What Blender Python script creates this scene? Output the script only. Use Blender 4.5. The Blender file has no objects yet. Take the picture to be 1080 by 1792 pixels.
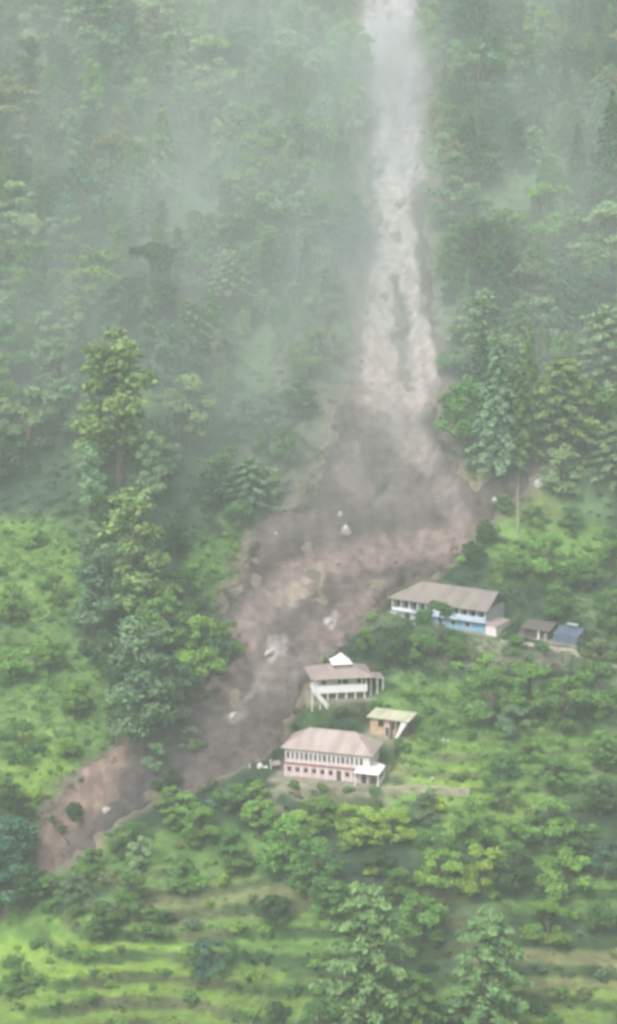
import bpy, math, random
import numpy as np
from mathutils import Vector

C = bpy.context.scene.collection
R = math.radians
random.seed(7)
rng = np.random.default_rng(7)

# ------------------------------------------------------------------ camera, sky, sun, exposure
PITCH = R(-12.0)
FPX = 896.0 / math.tan(R(15.0))          # focal length in photograph pixels
cam_d = bpy.data.cameras.new("camera")
cam = bpy.data.objects.new("camera", cam_d)
C.objects.link(cam)
cam.location = (0, 0, 0)
cam.rotation_euler = (R(90) + PITCH, 0, 0)
cam_d.sensor_fit = 'VERTICAL'
cam_d.sensor_height = 24.0
cam_d.angle_y = R(30)
cam_d.clip_start = 0.5
cam_d.clip_end = 4000
cam_d.dof.use_dof = True                  # the phone's soft, slightly missed focus
cam_d.dof.focus_distance = 30
cam_d.dof.aperture_fstop = 0.85
bpy.context.scene.camera = cam

SUN_EL, SUN_AZ = R(50), R(207)            # azimuth from +Y clockwise
world = bpy.data.worlds.new("World")
bpy.context.scene.world = world
world.use_nodes = True
wn = world.node_tree.nodes
sky = wn.new('ShaderNodeTexSky')
sky.sky_type = 'NISHITA'
sky.sun_disc = False
sky.sun_elevation = SUN_EL
sky.sun_rotation = SUN_AZ
sky.air_density = 1.0
sky.dust_density = 6.0
hsv = wn.new('ShaderNodeHueSaturation')
hsv.inputs['Saturation'].default_value = 0.28
world.node_tree.links.new(sky.outputs[0], hsv.inputs['Color'])
world.node_tree.links.new(hsv.outputs[0], wn['Background'].inputs['Color'])
wn['Background'].inputs['Strength'].default_value = 0.15

sun_d = bpy.data.lights.new("sun", 'SUN')
sun_d.energy = 1.5
sun_d.angle = R(14)
sun_d.color = (1.0, 0.97, 0.92)
sun = bpy.data.objects.new("sun", sun_d)
C.objects.link(sun)
sd = Vector((math.sin(SUN_AZ) * math.cos(SUN_EL), math.cos(SUN_AZ) * math.cos(SUN_EL), math.sin(SUN_EL)))
sun.rotation_euler = sd.to_track_quat('Z', 'Y').to_euler()
sun.location = (0, 0, 200)

sc = bpy.context.scene
sc.view_settings.view_transform = 'Standard'
sc.view_settings.look = 'None'
sc.view_settings.gamma = 1
sc.view_settings.exposure = 0.67
sc.cycles.max_bounces = 6
sc.cycles.volume_bounces = 1
sc.cycles.diffuse_bounces = 3
sc.cycles.volume_step_rate = 1.0
sc.cycles.volume_max_steps = 128
sc.cycles.use_denoising = True

# ------------------------------------------------------------------ numeric helpers
def _hash(i, j, seed):
    n = (i.astype(np.int64) * 374761393 + j.astype(np.int64) * 668265263 + seed * 1442695041) & 0xffffffff
    n = ((n ^ (n >> 13)) * 1274126177) & 0xffffffff
    n = (n ^ (n >> 16)) & 0xffffff
    return n / float(0xffffff) * 2 - 1

def vn(x, y, s, seed):
    x = np.asarray(x, float) / s; y = np.asarray(y, float) / s
    i = np.floor(x); j = np.floor(y)
    u = x - i; v = y - j
    u = u * u * (3 - 2 * u); v = v * v * (3 - 2 * v)
    a = _hash(i, j, seed); b = _hash(i + 1, j, seed); c = _hash(i, j + 1, seed); d = _hash(i + 1, j + 1, seed)
    return (a * (1 - u) + b * u) * (1 - v) + (c * (1 - u) + d * u) * v

def fbm(x, y, s, seed, n=3):
    r = 0; a = 1.0
    for k in range(n):
        r = r + a * vn(x, y, s / (2 ** k), seed + k * 17); a *= 0.5
    return r

def sstep(a, b, x):
    t = np.clip((np.asarray(x, float) - a) / (b - a), 0, 1)
    return t * t * (3 - 2 * t)

CP, SP = math.cos(-PITCH), math.sin(-PITCH)
def project(x, y, z):
    f = y * CP - z * SP
    u = y * SP + z * CP
    f = np.maximum(f, 1.0)
    return 540 + FPX * x / f, 896 - FPX * u / f

def ray(px, py):
    a = (px - 540) / FPX; b = (896 - py) / FPX
    return np.array([a, CP + b * SP, -SP + b * CP])

# ------------------------------------------------------------------ terrain
_ky = [-300, -80, 0, 20, 60, 150, 215, 240, 300, 350, 385, 420, 470, 570, 640, 700, 900, 1500]
_kz = [ 40,  10, -3, -22, -72, -150, -190, -186, -153, -126, -110, -96, -62, 16, 74, 122, 200, 240]
_ty = np.arange(-300, 1500, 1.0)
_tz = np.interp(_ty, _ky, _kz)
_k = np.hanning(23); _k /= _k.sum()
_tz2 = np.convolve(np.pad(_tz, 11, mode='edge'), _k, 'valid')
_w = sstep(15, 60, _ty)
_tz = _tz * (1 - _w) + _tz2 * _w

def g2(x, y, cx, cy, rx, ry):
    return np.exp(-((x - cx) / rx) ** 2 - ((y - cy) / ry) ** 2)

def h_base(x, y):
    x = np.asarray(x, float); y = np.asarray(y, float)
    far = sstep(225, 300, y)
    z = np.interp(y, _ty, _tz)
    z = z + far * (3.0 * vn(x, y, 60, 3) + 1.5 * vn(x, y, 24, 5))
    z = z + 8 * g2(x, y, 52, 440, 20, 16) + 6 * g2(x, y, -40, 452, 13, 60) - 5 * g2(x, y, -12, 470, 14, 40)
    z = z - 5 * g2(x, y, 62, 490, 12, 40) + 4 * g2(x, y, 36, 520, 12, 60)
    z = z + 3 * sstep(30, 90, np.abs(x)) * far * sstep(420, 560, y)
    return z

def cast(px, py, hf=h_base, t0=240.0, t1=900.0):
    d = ray(px, py)
    t = np.arange(t0, t1, 1.0)
    P = d[None, :] * t[:, None]
    dz = P[:, 2] - hf(P[:, 0], P[:, 1])
    k = np.argmax(dz < 0)
    if dz[k] >= 0: k = len(t) - 1
    a, b = t[max(k - 1, 0)], t[k]
    for _ in range(14):
        m = (a + b) / 2
        p = d * m
        if p[2] - float(hf(p[0], p[1])) < 0: b = m
        else: a = m
    return d * b

def on_plane(px, py, z):
    d = ray(px, py)
    return d * (z / d[2])

# outline of the slide in photograph pixels: height, left edge, right edge
S_PY = np.array([-260, -60,  60, 200, 320, 420, 520, 600, 680, 760, 830, 880, 915, 950, 1000, 1050, 1100, 1150, 1200, 1250, 1300, 1350, 1400, 1450, 1500, 1540, 1590, 1700])
S_L = np.array([ 625, 628, 632, 642, 645, 636, 625, 612, 596, 580, 556, 520, 462, 425,  415,  415,  402,  378,  345,  300,  205,  150,  108,   75,   48,   35,  -40, -140])
S_R = np.array([ 712, 722, 738, 752, 755, 758, 760, 768, 774, 776, 800, 850, 845, 835,  770,  670,  640,  550,  530,  515,  490,  405,  285,  192,  128,   80,   -5, -110])
def slide_mask(px, py):
    px = np.asarray(px, float); py = np.asarray(py, float)
    n = 18 * fbm(px, py, 66, 11) + 12 * vn(px, py, 24, 31) + 8 * vn(px, py, 9, 33)
    l = np.interp(py, S_PY, S_L); r = np.interp(py, S_PY, S_R)
    d = np.minimum(px - l, r - px) + n
    # rocky spill climbing to the right above the blue building
    ax, ay, bx, by = 820, 900, 965, 795
    t = np.clip(((px - ax) * (bx - ax) + (py - ay) * (by - ay)) / ((bx - ax) ** 2 + (by - ay) ** 2), 0, 1)
    dd = np.hypot(px - ax - t * (bx - ax), py - ay - t * (by - ay))
    d = np.maximum(d, 34 - 16 * t - dd + n * 0.7)
    return d                                   # in photo pixels, >0 inside

_pl = []
for _py in (-150, 0, 150, 320, 480, 640, 780, 880, 960, 1030, 1100, 1180, 1260, 1340, 1420, 1500, 1580, 1660):
    _c = 0.5 * (np.interp(_py, S_PY, S_L) + np.interp(_py, S_PY, S_R))
    _pl.append(cast(_c, _py)[:2])
_pl = np.array(_pl)
_dep = np.array([3, 4, 5, 6, 6, 6, 6, 5, 4, 3.5, 3, 3, 3, 3.5, 4.5, 6, 8, 9.0])
_wid = np.array([11, 11, 11, 11, 12, 13, 16, 16, 16, 14, 13, 12, 12, 12, 12, 12, 13, 14.0])
def carve(x, y):
    x = np.asarray(x, float); y = np.asarray(y, float)
    out = np.zeros(np.broadcast(x, y).shape)
    for i in range(len(_pl) - 1):
        a, b = _pl[i], _pl[i + 1]; d = b - a
        t = np.clip(((x - a[0]) * d[0] + (y - a[1]) * d[1]) / (d @ d), 0, 1)
        r = np.hypot(x - a[0] - t * d[0], y - a[1] - t * d[1])
        w = _wid[i] * (1 - t) + _wid[i + 1] * t
        dp = _dep[i] * (1 - t) + _dep[i + 1] * t
        out = np.maximum(out, dp * np.exp(-(r / w) ** 2))
    return out

def h_mid(x, y):
    x = np.asarray(x, float); y = np.asarray(y, float)
    z = h_base(x, y) - carve(x, y)
    far = sstep(225, 300, y)
    # terraces cut in the lower slope and, more faintly, beside the buildings
    lx = x + 62 - (345 - y) * 0.2
    yb = 322 + 7 * vn(x, y, 30, 47) + 14 * sstep(18, 40, x)
    wt = (1 - sstep(yb - 4, yb + 8, y)) * sstep(240, 262, y) * sstep(-4, 14, lx) * (.85 + .15 * sstep(-.5, .3, vn(x, y, 22, 49)))
    wt = np.maximum(wt, 0.6 * sstep(12, 24, x) * sstep(335, 350, y) * (1 - sstep(392, 410, y)))
    wt = np.maximum(wt, 0.5 * (1 - sstep(-62, -50, x)) * sstep(335, 350, y) * (1 - sstep(400, 420, y)))
    st = 2.7
    u = (z + 2.4 * vn(x, y, 30, 41) + 0.6 * vn(x, y, 9, 43)) / st
    fr = u - np.floor(u)
    tz = (np.floor(u) + sstep(0.62, 0.98, fr) * 0.93 + fr * 0.07) * st
    z = z * (1 - wt) + (tz - 2.4 * vn(x, y, 30, 41) * 0.35) * wt
    z = z + far * (0.35 * vn(x, y, 7, 8) + 0.18 * vn(x, y, 2.6, 9)) * (1 - 0.6 * wt)
    return z

# level pads under the buildings: (centre x, y, z, half length, half depth, rotation)
PADS = []
def pad_blend(x, y, z):
    for (cx, cy, pz, a, b, rz) in PADS:
        c, s = math.cos(rz), math.sin(rz)
        u = (x - cx) * c + (y - cy) * s
        v = -(x - cx) * s + (y - cy) * c
        d = np.hypot(np.maximum(np.abs(u) - a, 0), np.maximum(np.abs(v) - b, 0))
        w = 1 - sstep(0, 3.2, d)
        z = z * (1 - w) + pz * w
    return z

def frame_from(pxl, pyl, pxr, pyr, depth):
    """front-left and front-right ground corners seen in the photo -> level frame on the slope"""
    B = cast(pxr, pyr, h_mid)
    z = B[2]
    A = on_plane(pxl, pyl, z)
    rz = math.atan2(B[1] - A[1], B[0] - A[0])
    return A, rz, float(np.hypot(B[0] - A[0], B[1] - A[1])), z

F_MAIN = frame_from(499, 1357, 646, 1372, 7.5)
F_BLUE = frame_from(690, 1085, 852, 1109, 7.0)
F_SHRINE = frame_from(556, 1226, 640, 1222, 7.0)
F_HUT = frame_from(648, 1284, 693, 1290, 4.0)
F_SHED = frame_from(918, 1115, 965, 1122, 3.5)
print("FRAMES", [(round(f[2], 1), round(math.degrees(f[1]), 1), [round(float(v), 1) for v in f[0]]) for f in (F_MAIN, F_BLUE, F_SHRINE, F_HUT, F_SHED)])
def add_pad(F, L, D, m, lowfront=0.0):
    A, rz, _, z = F
    c, s = math.cos(rz), math.sin(rz)
    u, v = L / 2, D / 2 - lowfront / 2
    PADS.append((A[0] + u * c - v * s, A[1] + u * s + v * c, z, L / 2 + m, D / 2 + lowfront / 2 + m * 0.5, rz))
add_pad(F_BLUE, F_BLUE[2], 8.6, 1.2)
add_pad(F_SHRINE, F_SHRINE[2], 7, 1.0)
add_pad(F_HUT, 6, 4, 0.6)
add_pad(F_SHED, 11, 3.5, 1.0)
add_pad(F_MAIN, F_MAIN[2], 8, 1.5, 3.0)

def h(x, y):
    x = np.asarray(x, float); y = np.asarray(y, float)
    return pad_blend(x, y, h_mid(x, y))

# cover colours, some with shade painted in, as blobs seen from the valley: (px, py, rx, ry, rgb, weight)
MEADOW = (0.14, 0.25, 0.06); LIME = (0.22, 0.34, 0.06); FOREST = (0.036, 0.062, 0.036); DRY = (0.21, 0.215, 0.10)  # FOREST: floor colour darkened to paint shade into gaps between trees
EARTH = (0.24, 0.175, 0.145); YARD = (0.29, 0.26, 0.20); HOLLOW_SHADE = (0.045, 0.075, 0.045); MINT = (0.12, 0.19, 0.09)  # darkest green paints the shade of hollows into ground and undergrowth
COVER = [
    (60, 1000, 110, 110, (0.13, 0.22, 0.06), 1), (60, 1250, 150, 150, (0.115, 0.20, 0.06), 1), (20, 1350, 110, 60, LIME, .5),
    (900, 870, 100, 90, (0.17, 0.235, 0.075), .85), (960, 960, 130, 60, MEADOW, .8), (740, 1215, 110, 40, (0.12, 0.20, 0.07), .8),
    (720, 1330, 120, 45, (0.22, 0.25, 0.10), .9), (760, 1355, 90, 24, DRY, .7), (900, 1330, 200, 60, MEADOW, .9), (840, 1400, 120, 60, LIME, .8),
    (300, 1640, 420, 60, MEADOW, .9), (120, 1690, 220, 50, LIME, .8), (300, 1760, 420, 60, LIME, .6), (400, 1580, 170, 40, DRY, .7),
    (980, 1700, 150, 60, DRY, .8), (940, 1760, 180, 40, LIME, .6), (1000, 1540, 150, 60, MEADOW, .8), (760, 1440, 150, 60, MEADOW, .7),
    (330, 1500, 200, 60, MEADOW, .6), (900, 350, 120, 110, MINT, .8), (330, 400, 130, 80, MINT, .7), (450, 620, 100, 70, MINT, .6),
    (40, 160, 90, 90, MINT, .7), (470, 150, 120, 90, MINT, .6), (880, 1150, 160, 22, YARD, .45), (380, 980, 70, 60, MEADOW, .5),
    (570, 500, 50, 190, (0.14, 0.125, 0.105), .7), (50, 830, 110, 70, HOLLOW_SHADE, 1), (10, 1520, 60, 110, HOLLOW_SHADE, 1), (350, 820, 70, 60, HOLLOW_SHADE, .9), (660, 1495, 70, 24, HOLLOW_SHADE, .9), (850, 700, 90, 130, HOLLOW_SHADE, .9), (560, 1395, 160, 14, YARD, .55), (840, 1250, 200, 60, MEADOW, .5), (540, 620, 60, 200, (0.15, 0.14, 0.11), .6), (470, 850, 60, 100, (0.13, 0.14, 0.1), .6),
    (800, 700, 50, 150, (0.12, 0.12, 0.095), .6), (100, 1620, 120, 30, MEADOW, .8), (640, 280, 14, 220, (0.13, 0.13, 0.11), .6),
]
def cover_colour(x, y, z):
    px, py = project(x, y, z)
    n1 = fbm(x, y, 16, 61); n2 = fbm(x, y, 5, 71)
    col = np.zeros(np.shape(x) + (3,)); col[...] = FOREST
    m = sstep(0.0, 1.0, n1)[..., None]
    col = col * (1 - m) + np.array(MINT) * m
    wx = px + 25 * n1; wy = py + 18 * n2
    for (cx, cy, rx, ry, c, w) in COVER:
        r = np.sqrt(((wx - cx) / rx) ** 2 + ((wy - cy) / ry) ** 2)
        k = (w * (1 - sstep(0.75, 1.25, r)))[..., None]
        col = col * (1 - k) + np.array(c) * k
    g = np.hypot(h(x + .5, y) - h(x - .5, y), h(x, y + .5) - h(x, y - .5))     # steep terrace banks: rank weeds and bare earth
    k = (sstep(.8, 1.5, g) * (y < 420) * sstep(225, 260, y) * .95)[..., None]
    b_ = sstep(-.3, .8, vn(x, y, 9, 83))[..., None]
    col = col * (1 - k) + (np.array((0.045, 0.085, 0.03)) * (1 - b_) + np.array((0.11, 0.12, 0.06)) * b_) * k
    d = slide_mask(px, py)
    k = sstep(-26, 2, d)[..., None]
    col = col * (1 - k) + np.array((0.17, 0.14, 0.115)) * k
    for (cx, cy, pz, a, b, rz) in PADS:
        c, s = math.cos(rz), math.sin(rz)
        u = (x - cx) * c + (y - cy) * s; v = -(x - cx) * s + (y - cy) * c
        dd = np.hypot(np.maximum(np.abs(u) - a, 0), np.maximum(np.abs(v) - b, 0))
        k = (0.8 * (1 - sstep(0, 1.6, dd)))[..., None]
        col = col * (1 - k) + np.array(YARD) * k
    col = col * (1 + 0.28 * n2[..., None] * 0.6 + 0.15 * vn(x, y, 1.6, 77)[..., None])
    return np.clip(col, 0.01, 0.8)

# ------------------------------------------------------------------ mesh helpers
def link(name, me, mats=(), parent=None):
    o = bpy.data.objects.new(name, me)
    C.objects.link(o)
    for m in mats:
        if me is not None and len(me.materials) < len(mats): me.materials.append(m)
    if parent is not None: o.parent = parent
    return o

def np_mesh(name, V, Fc, mat, cols=None, smooth=False):
    me = bpy.data.meshes.new(name)
    V = np.asarray(V, np.float32); Fc = np.asarray(Fc, np.int32)
    me.vertices.add(len(V)); me.vertices.foreach_set('co', V.ravel())
    k = Fc.shape[1]
    me.loops.add(Fc.size); me.loops.foreach_set('vertex_index', Fc.ravel())
    me.polygons.add(len(Fc)); me.polygons.foreach_set('loop_start', np.arange(0, Fc.size, k, dtype=np.int32))
    me.polygons.foreach_set('use_smooth', np.full(len(Fc), smooth))
    me.update(calc_edges=True)
    if cols is not None:
        a = me.attributes.new('tone', 'FLOAT_COLOR', 'POINT')
        c = np.ones((len(V), 4), np.float32); c[:, :3] = cols
        a.data.foreach_set('color', c.ravel())
    me.materials.append(mat)
    return me

def tag(o, label=None, cat=None, group=None, kind=None):
    if label: o['label'] = label
    if cat: o['category'] = cat
    if group: o['group'] = group
    if kind: o['kind'] = kind
    return o

# ------------------------------------------------------------------ materials
def mat_base(name):
    m = bpy.data.materials.new(name); m.use_nodes = True
    nt = m.node_tree
    return m, nt, nt.nodes['Principled BSDF']

def paint(name, col, rough=0.8, var=0.12, scale=1.5, dirt=None, bump=0.0):
    m, nt, b = mat_base(name)
    tc = nt.nodes.new('ShaderNodeTexCoord')
    no = nt.nodes.new('ShaderNodeTexNoise'); no.inputs['Scale'].default_value = scale; no.inputs['Detail'].default_value = 5
    nt.links.new(tc.outputs['Object'], no.inputs['Vector'])
    r = nt.nodes.new('ShaderNodeValToRGB')
    d = dirt if dirt else tuple(c * (1 - 2.2 * var) for c in col)
    r.color_ramp.elements[0].position = 0.33; r.color_ramp.elements[0].color = (*d, 1)
    r.color_ramp.elements[1].position = 0.62; r.color_ramp.elements[1].color = (*col, 1)
    nt.links.new(no.outputs['Fac'], r.inputs['Fac'])
    nt.links.new(r.outputs['Color'], b.inputs['Base Color'])
    b.inputs['Roughness'].default_value = rough
    return m

def attr_mat(name, rough=0.95, nscale=0.9, amp=0.35, bump=0.0):
    m, nt, b = mat_base(name)
    a = nt.nodes.new('ShaderNodeAttribute'); a.attribute_name = 'tone'
    tc = nt.nodes.new('ShaderNodeTexCoord')
    no = nt.nodes.new('ShaderNodeTexNoise'); no.inputs['Scale'].default_value = nscale; no.inputs['Detail'].default_value = 6; no.inputs['Roughness'].default_value = 0.65
    nt.links.new(tc.outputs['Object'], no.inputs['Vector'])
    mr = nt.nodes.new('ShaderNodeMapRange')
    mr.inputs['From Min'].default_value = 0.3; mr.inputs['From Max'].default_value = 0.7
    mr.inputs['To Min'].default_value = 1 - amp; mr.inputs['To Max'].default_value = 1 + amp
    nt.links.new(no.outputs['Fac'], mr.inputs['Value'])
    vm = nt.nodes.new('ShaderNodeVectorMath'); vm.operation = 'SCALE'
    nt.links.new(a.outputs['Color'], vm.inputs[0]); nt.links.new(mr.outputs['Result'], vm.inputs['Scale'])
    nt.links.new(vm.outputs[0], b.inputs['Base Color'])
    b.inputs['Roughness'].default_value = rough
    b.inputs['Specular IOR Level'].default_value = 0.1
    if bump:
        bp = nt.nodes.new('ShaderNodeBump'); bp.inputs['Strength'].default_value = bump; bp.inputs['Distance'].default_value = 0.4
        nt.links.new(no.outputs['Fac'], bp.inputs['Height']); nt.links.new(bp.outputs[0], b.inputs['Normal'])
    return m

def leaf_mat(name, use_obj=True):
    m = bpy.data.materials.new(name); m.use_nodes = True
    nt = m.node_tree; nt.nodes.clear()
    out = nt.nodes.new('ShaderNodeOutputMaterial')
    a = nt.nodes.new('ShaderNodeAttribute'); a.attribute_name = 'tone'
    vm = nt.nodes.new('ShaderNodeVectorMath'); vm.operation = 'MULTIPLY'
    nt.links.new(a.outputs['Color'], vm.inputs[0])
    if use_obj:
        oi = nt.nodes.new('ShaderNodeObjectInfo')
        nt.links.new(oi.outputs['Color'], vm.inputs[1])
    else:
        vm.inputs[1].default_value = (1, 1, 1)
    df = nt.nodes.new('ShaderNodeBsdfDiffuse'); tr = nt.nodes.new('ShaderNodeBsdfTranslucent')
    mx = nt.nodes.new('ShaderNodeMixShader'); mx.inputs[0].default_value = 0.22
    nt.links.new(vm.outputs[0], df.inputs['Color']); nt.links.new(vm.outputs[0], tr.inputs['Color'])
    nt.links.new(df.outputs[0], mx.inputs[1]); nt.links.new(tr.outputs[0], mx.inputs[2])
    nt.links.new(mx.outputs[0], out.inputs['Surface'])
    return m

M_ground = attr_mat('ground_cover', nscale=0.55, amp=0.3, bump=0.5)
M_slide = attr_mat('slide_mud', nscale=0.45, amp=0.28, bump=0.8)
M_leaf = leaf_mat('leaf', True)
M_under = leaf_mat('undergrowth_leaf', False)
M_bark = paint('bark', (0.13, 0.105, 0.08), 0.95, 0.2, 3)
M_rock = paint('pale_rock', (0.54, 0.52, 0.50), 0.9, 0.15, 2.2)
M_rock_b = paint('muddy_rock', (0.30, 0.24, 0.20), 0.95, 0.15, 1.2)

# ------------------------------------------------------------------ ground sheet
def axis(lo, a, b, hi, fine, grow=1.18):
    mid = list(np.arange(a, b, fine))
    left = []; s = fine; v = a
    while v > lo: s = min(s * grow, 40); v -= s; left.append(v)
    right = []; s = fine; v = mid[-1]
    while v < hi: s = min(s * grow, 40); v += s; right.append(v)
    return np.array(left[::-1] + mid + right)

gx = axis(-900, -104, 104, 900, 0.62)
gy = axis(-250, 268, 560, 1400, 0.55)
X, Y = np.meshgrid(gx, gy)
Z = h(X, Y)
nx, ny = len(gx), len(gy)
idx = np.arange(nx * ny).reshape(ny, nx)
F4 = np.stack([idx[:-1, :-1], idx[:-1, 1:], idx[1:, 1:], idx[1:, :-1]], -1).reshape(-1, 4)
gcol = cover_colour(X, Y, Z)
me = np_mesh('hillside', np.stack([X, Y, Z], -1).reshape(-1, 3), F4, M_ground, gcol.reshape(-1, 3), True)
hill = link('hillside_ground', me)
tag(hill, kind='structure')

# ------------------------------------------------------------------ the slide
def seg_d(px, py, pts):
    d = np.full(np.shape(px), 1e9)
    for (ax, ay), (bx, by) in zip(pts[:-1], pts[1:]):
        t = np.clip(((px - ax) * (bx - ax) + (py - ay) * (by - ay)) / max((bx - ax) ** 2 + (by - ay) ** 2, 1e-6), 0, 1)
        d = np.minimum(d, np.hypot(px - ax - t * (bx - ax), py - ay - t * (by - ay)))
    return d
SILT = (0.58, 0.51, 0.49); PINK = (0.29, 0.22, 0.20); MUD = (0.125, 0.10, 0.094); WET = (0.085, 0.07, 0.068); RED = (0.31, 0.22, 0.185); WASH = (0.50, 0.455, 0.49)
STREAKS = [  # (points, half width px, colour, weight)
    ([(680, -200), (682, 60), (700, 200), (696, 310)], 44, WASH, .95),
    ([(690, 320), (690, 420), (668, 500), (662, 620)], 26, SILT, .9), ([(700, 340), (712, 480), (728, 560), (740, 650)], 16, SILT, .85),
    ([(665, 620), (660, 690), (720, 700), (738, 640)], 38, (0.56, 0.46, 0.43), .95), ([(690, 735), (725, 780), (738, 800)], 30, (0.36, 0.31, 0.29), .8),
    ([(692, 490), (700, 600)], 8, WET, .8),
    ([(620, 790), (600, 860), (680, 900)], 30, (0.24, 0.19, 0.175), .6), ([(560, 830), (600, 910), (760, 910)], 26, WET, .7),
    ([(780, 860), (820, 940)], 24, (0.30, 0.24, 0.23), .5),
    ([(820, 940), (700, 965), (560, 990), (470, 1060), (430, 1120)], 30, PINK, .75), ([(570, 1000), (500, 1055)], 14, (0.42, 0.35, 0.28), .7),
    ([(590, 1078), (575, 1098)], 9, SILT, .9), ([(480, 1125), (474, 1160)], 9, SILT, .7), ([(500, 1120), (430, 1240), (400, 1265)], 9, SILT, .45),
    ([(640, 1060), (560, 1120)], 30, PINK, .5), ([(600, 1150), (470, 1180)], 26, (0.27, 0.23, 0.215), .6), ([(430, 1130), (350, 1210)], 20, PINK, .5),
    ([(205, 1290), (150, 1400)], 38, RED, .95), ([(110, 1440), (75, 1510)], 26, RED, .8), ([(480, 1200), (330, 1340)], 40, (0.15, 0.13, 0.12), .5),
    ([(330, 1290), (275, 1370), (205, 1450)], 34, (0.085, 0.073, 0.073), .95), ([(620, 640), (640, 740)], 14, PINK, .6),
]
ax_ = np.arange(-84, 90, 0.42); ay_ = np.arange(282, 640, 0.42)
SX, SY = np.meshgrid(ax_, ay_)
SZ = h(SX, SY)
SPX, SPY = project(SX, SY, SZ)
sm = slide_mask(SPX, SPY)
lift = -0.35 + 0.75 * sstep(-6, 14, sm)
rough = 0.55 * fbm(SX, SY, 6, 91) + 0.28 * np.abs(vn(SX, SY, 1.7, 95)) + 0.16 * vn(SX, SY, 0.8, 97)
gul = -0.9 * np.abs(vn(SX * 1.0 + SY * 0.15, SY * 0.22, 4.5, 99)) 
SZ2 = SZ + lift + (rough + gul * 0.8 + 0.3) * sstep(0, 20, sm)
scol = np.zeros(SX.shape + (3,)); scol[...] = MUD
n = fbm(SX, SY, 11, 101)[..., None]
scol = scol * (1 + 0.35 * n)
wx = SPX + 10 * vn(SPX, SPY, 22, 103) + 5 * vn(SPX, SPY, 8, 104); wy = SPY
for pts, hw, c, w in STREAKS:
    k = (w * (1 - sstep(0.45, 1.35, seg_d(wx, wy, pts) / hw)))[..., None]
    scol = scol * (1 - k) + np.array(c) * k
scol *= np.array([.80, .785, .81])
scol *= (1 + 0.22 * vn(SX, SY, 1.3, 105) + 0.16 * vn(SX, SY * 0.3, 1.6, 106))[..., None]
si = np.arange(SX.size).reshape(SX.shape)
keep = (sm[:-1, :-1] > -8) & (sm[1:, 1:] > -8) & (SPY[:-1, :-1] > -260)
SF = np.stack([si[:-1, :-1], si[:-1, 1:], si[1:, 1:], si[1:, :-1]], -1)[keep]
used = np.unique(SF); remap = np.zeros(SX.size, np.int64); remap[used] = np.arange(len(used))
SV = np.stack([SX, SY, SZ2], -1).reshape(-1, 3)[used]
me = np_mesh('landslide', SV, remap[SF], M_slide, np.clip(scol, .02, .8).reshape(-1, 3)[used], True)
slide = link('landslide_mud', me)
tag(slide, kind='structure')

# ------------------------------------------------------------------ leaves
def leaves(P, N, size, rg, jitter=0.6, aspect=1.5, droop=0.0):
    """bent leaf-clump quads at P facing roughly N"""
    n = len(P)
    N = N + rg.normal(0, jitter, (n, 3)); N /= np.linalg.norm(N, axis=1, keepdims=True) + 1e-9
    A = np.cross(N, rg.normal(0, 1, (n, 3))); A /= np.linalg.norm(A, axis=1, keepdims=True) + 1e-9
    if droop: A[:, 2] -= droop; A /= np.linalg.norm(A, axis=1, keepdims=True)
    B = np.cross(N, A)
    s = (size * rg.uniform(0.6, 1.35, n))[:, None]
    lift_ = (s * rg.uniform(-.3, .3, (n, 1))) * N
    V = np.stack([P - A * s * aspect / 2, P + B * s * .5 + lift_, P + A * s * aspect / 2, P - B * s * .5 + lift_], 1).reshape(-1, 3)
    Fq = np.arange(4 * n).reshape(-1, 4)
    return V, Fq

def tones(n, rg, lo=0.72, hi=1.3, k=4):
    t = rg.uniform(lo, hi, n)
    warm = rg.uniform(-0.10, 0.12, n)
    c = np.stack([t * (1 + warm), t, t * (1 - warm)], -1)
    return np.repeat(c, k, 0)

def tube(pts, rads, seg=6):
    V = []; Fq = []
    pts = [np.array(p, float) for p in pts]
    for i, (p, r) in enumerate(zip(pts, rads)):
        d = pts[min(i + 1, len(pts) - 1)] - pts[max(i - 1, 0)]; d /= np.linalg.norm(d) + 1e-9
        a = np.cross(d, [0.31, 0.2, 0.1] if abs(d[2]) > .5 else [0, 0, 1]); a /= np.linalg.norm(a); b = np.cross(d, a)
        for k in range(seg):
            t = 2 * math.pi * k / seg
            V.append(p + r * (a * math.cos(t) + b * math.sin(t)))
    for i in range(len(pts) - 1):
        for k in range(seg):
            k2 = (k + 1) % seg
            Fq.append((i * seg + k, i * seg + k2, (i + 1) * seg + k2, (i + 1) * seg + k))
    return V, Fq

def join(tubes):
    V = []; Fq = []
    for v, f in tubes:
        o = len(V); V += list(v); Fq += [tuple(i + o for i in q) for q in f]
    return V, Fq

def lobe_pts(c, r, n, rg, shell=0.6, under=0.35):
    """points through a lumpy lobe, dense near the shell, few underneath"""
    d = rg.normal(0, 1, (int(n * 1.6), 3)); d /= np.linalg.norm(d, axis=1, keepdims=True)
    d = d[(d[:, 2] > -0.25) | (rg.uniform(0, 1, len(d)) < under)][:n]
    rad = rg.uniform(1 - shell, 1.0, len(d)) * (1 + 0.22 * vn(d[:, 0] * 3 + c[0], d[:, 1] * 3 + d[:, 2] * 2 + c[2], 0.9, int(c[2] * 10) + 5))
    P = np.array(c) + d * rad[:, None] * np.array(r)
    return P, d

PROTO = {}
def finish(kind, i, crown_V, crown_F, cols, trunk):
    cm = np_mesh(kind + '_crown', crown_V, crown_F, M_leaf, cols)
    tv, tf = trunk
    tm = np_mesh(kind + '_trunk', tv, tf, M_bark, None, True)
    PROTO.setdefault(kind, []).append((cm, tm))

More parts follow.
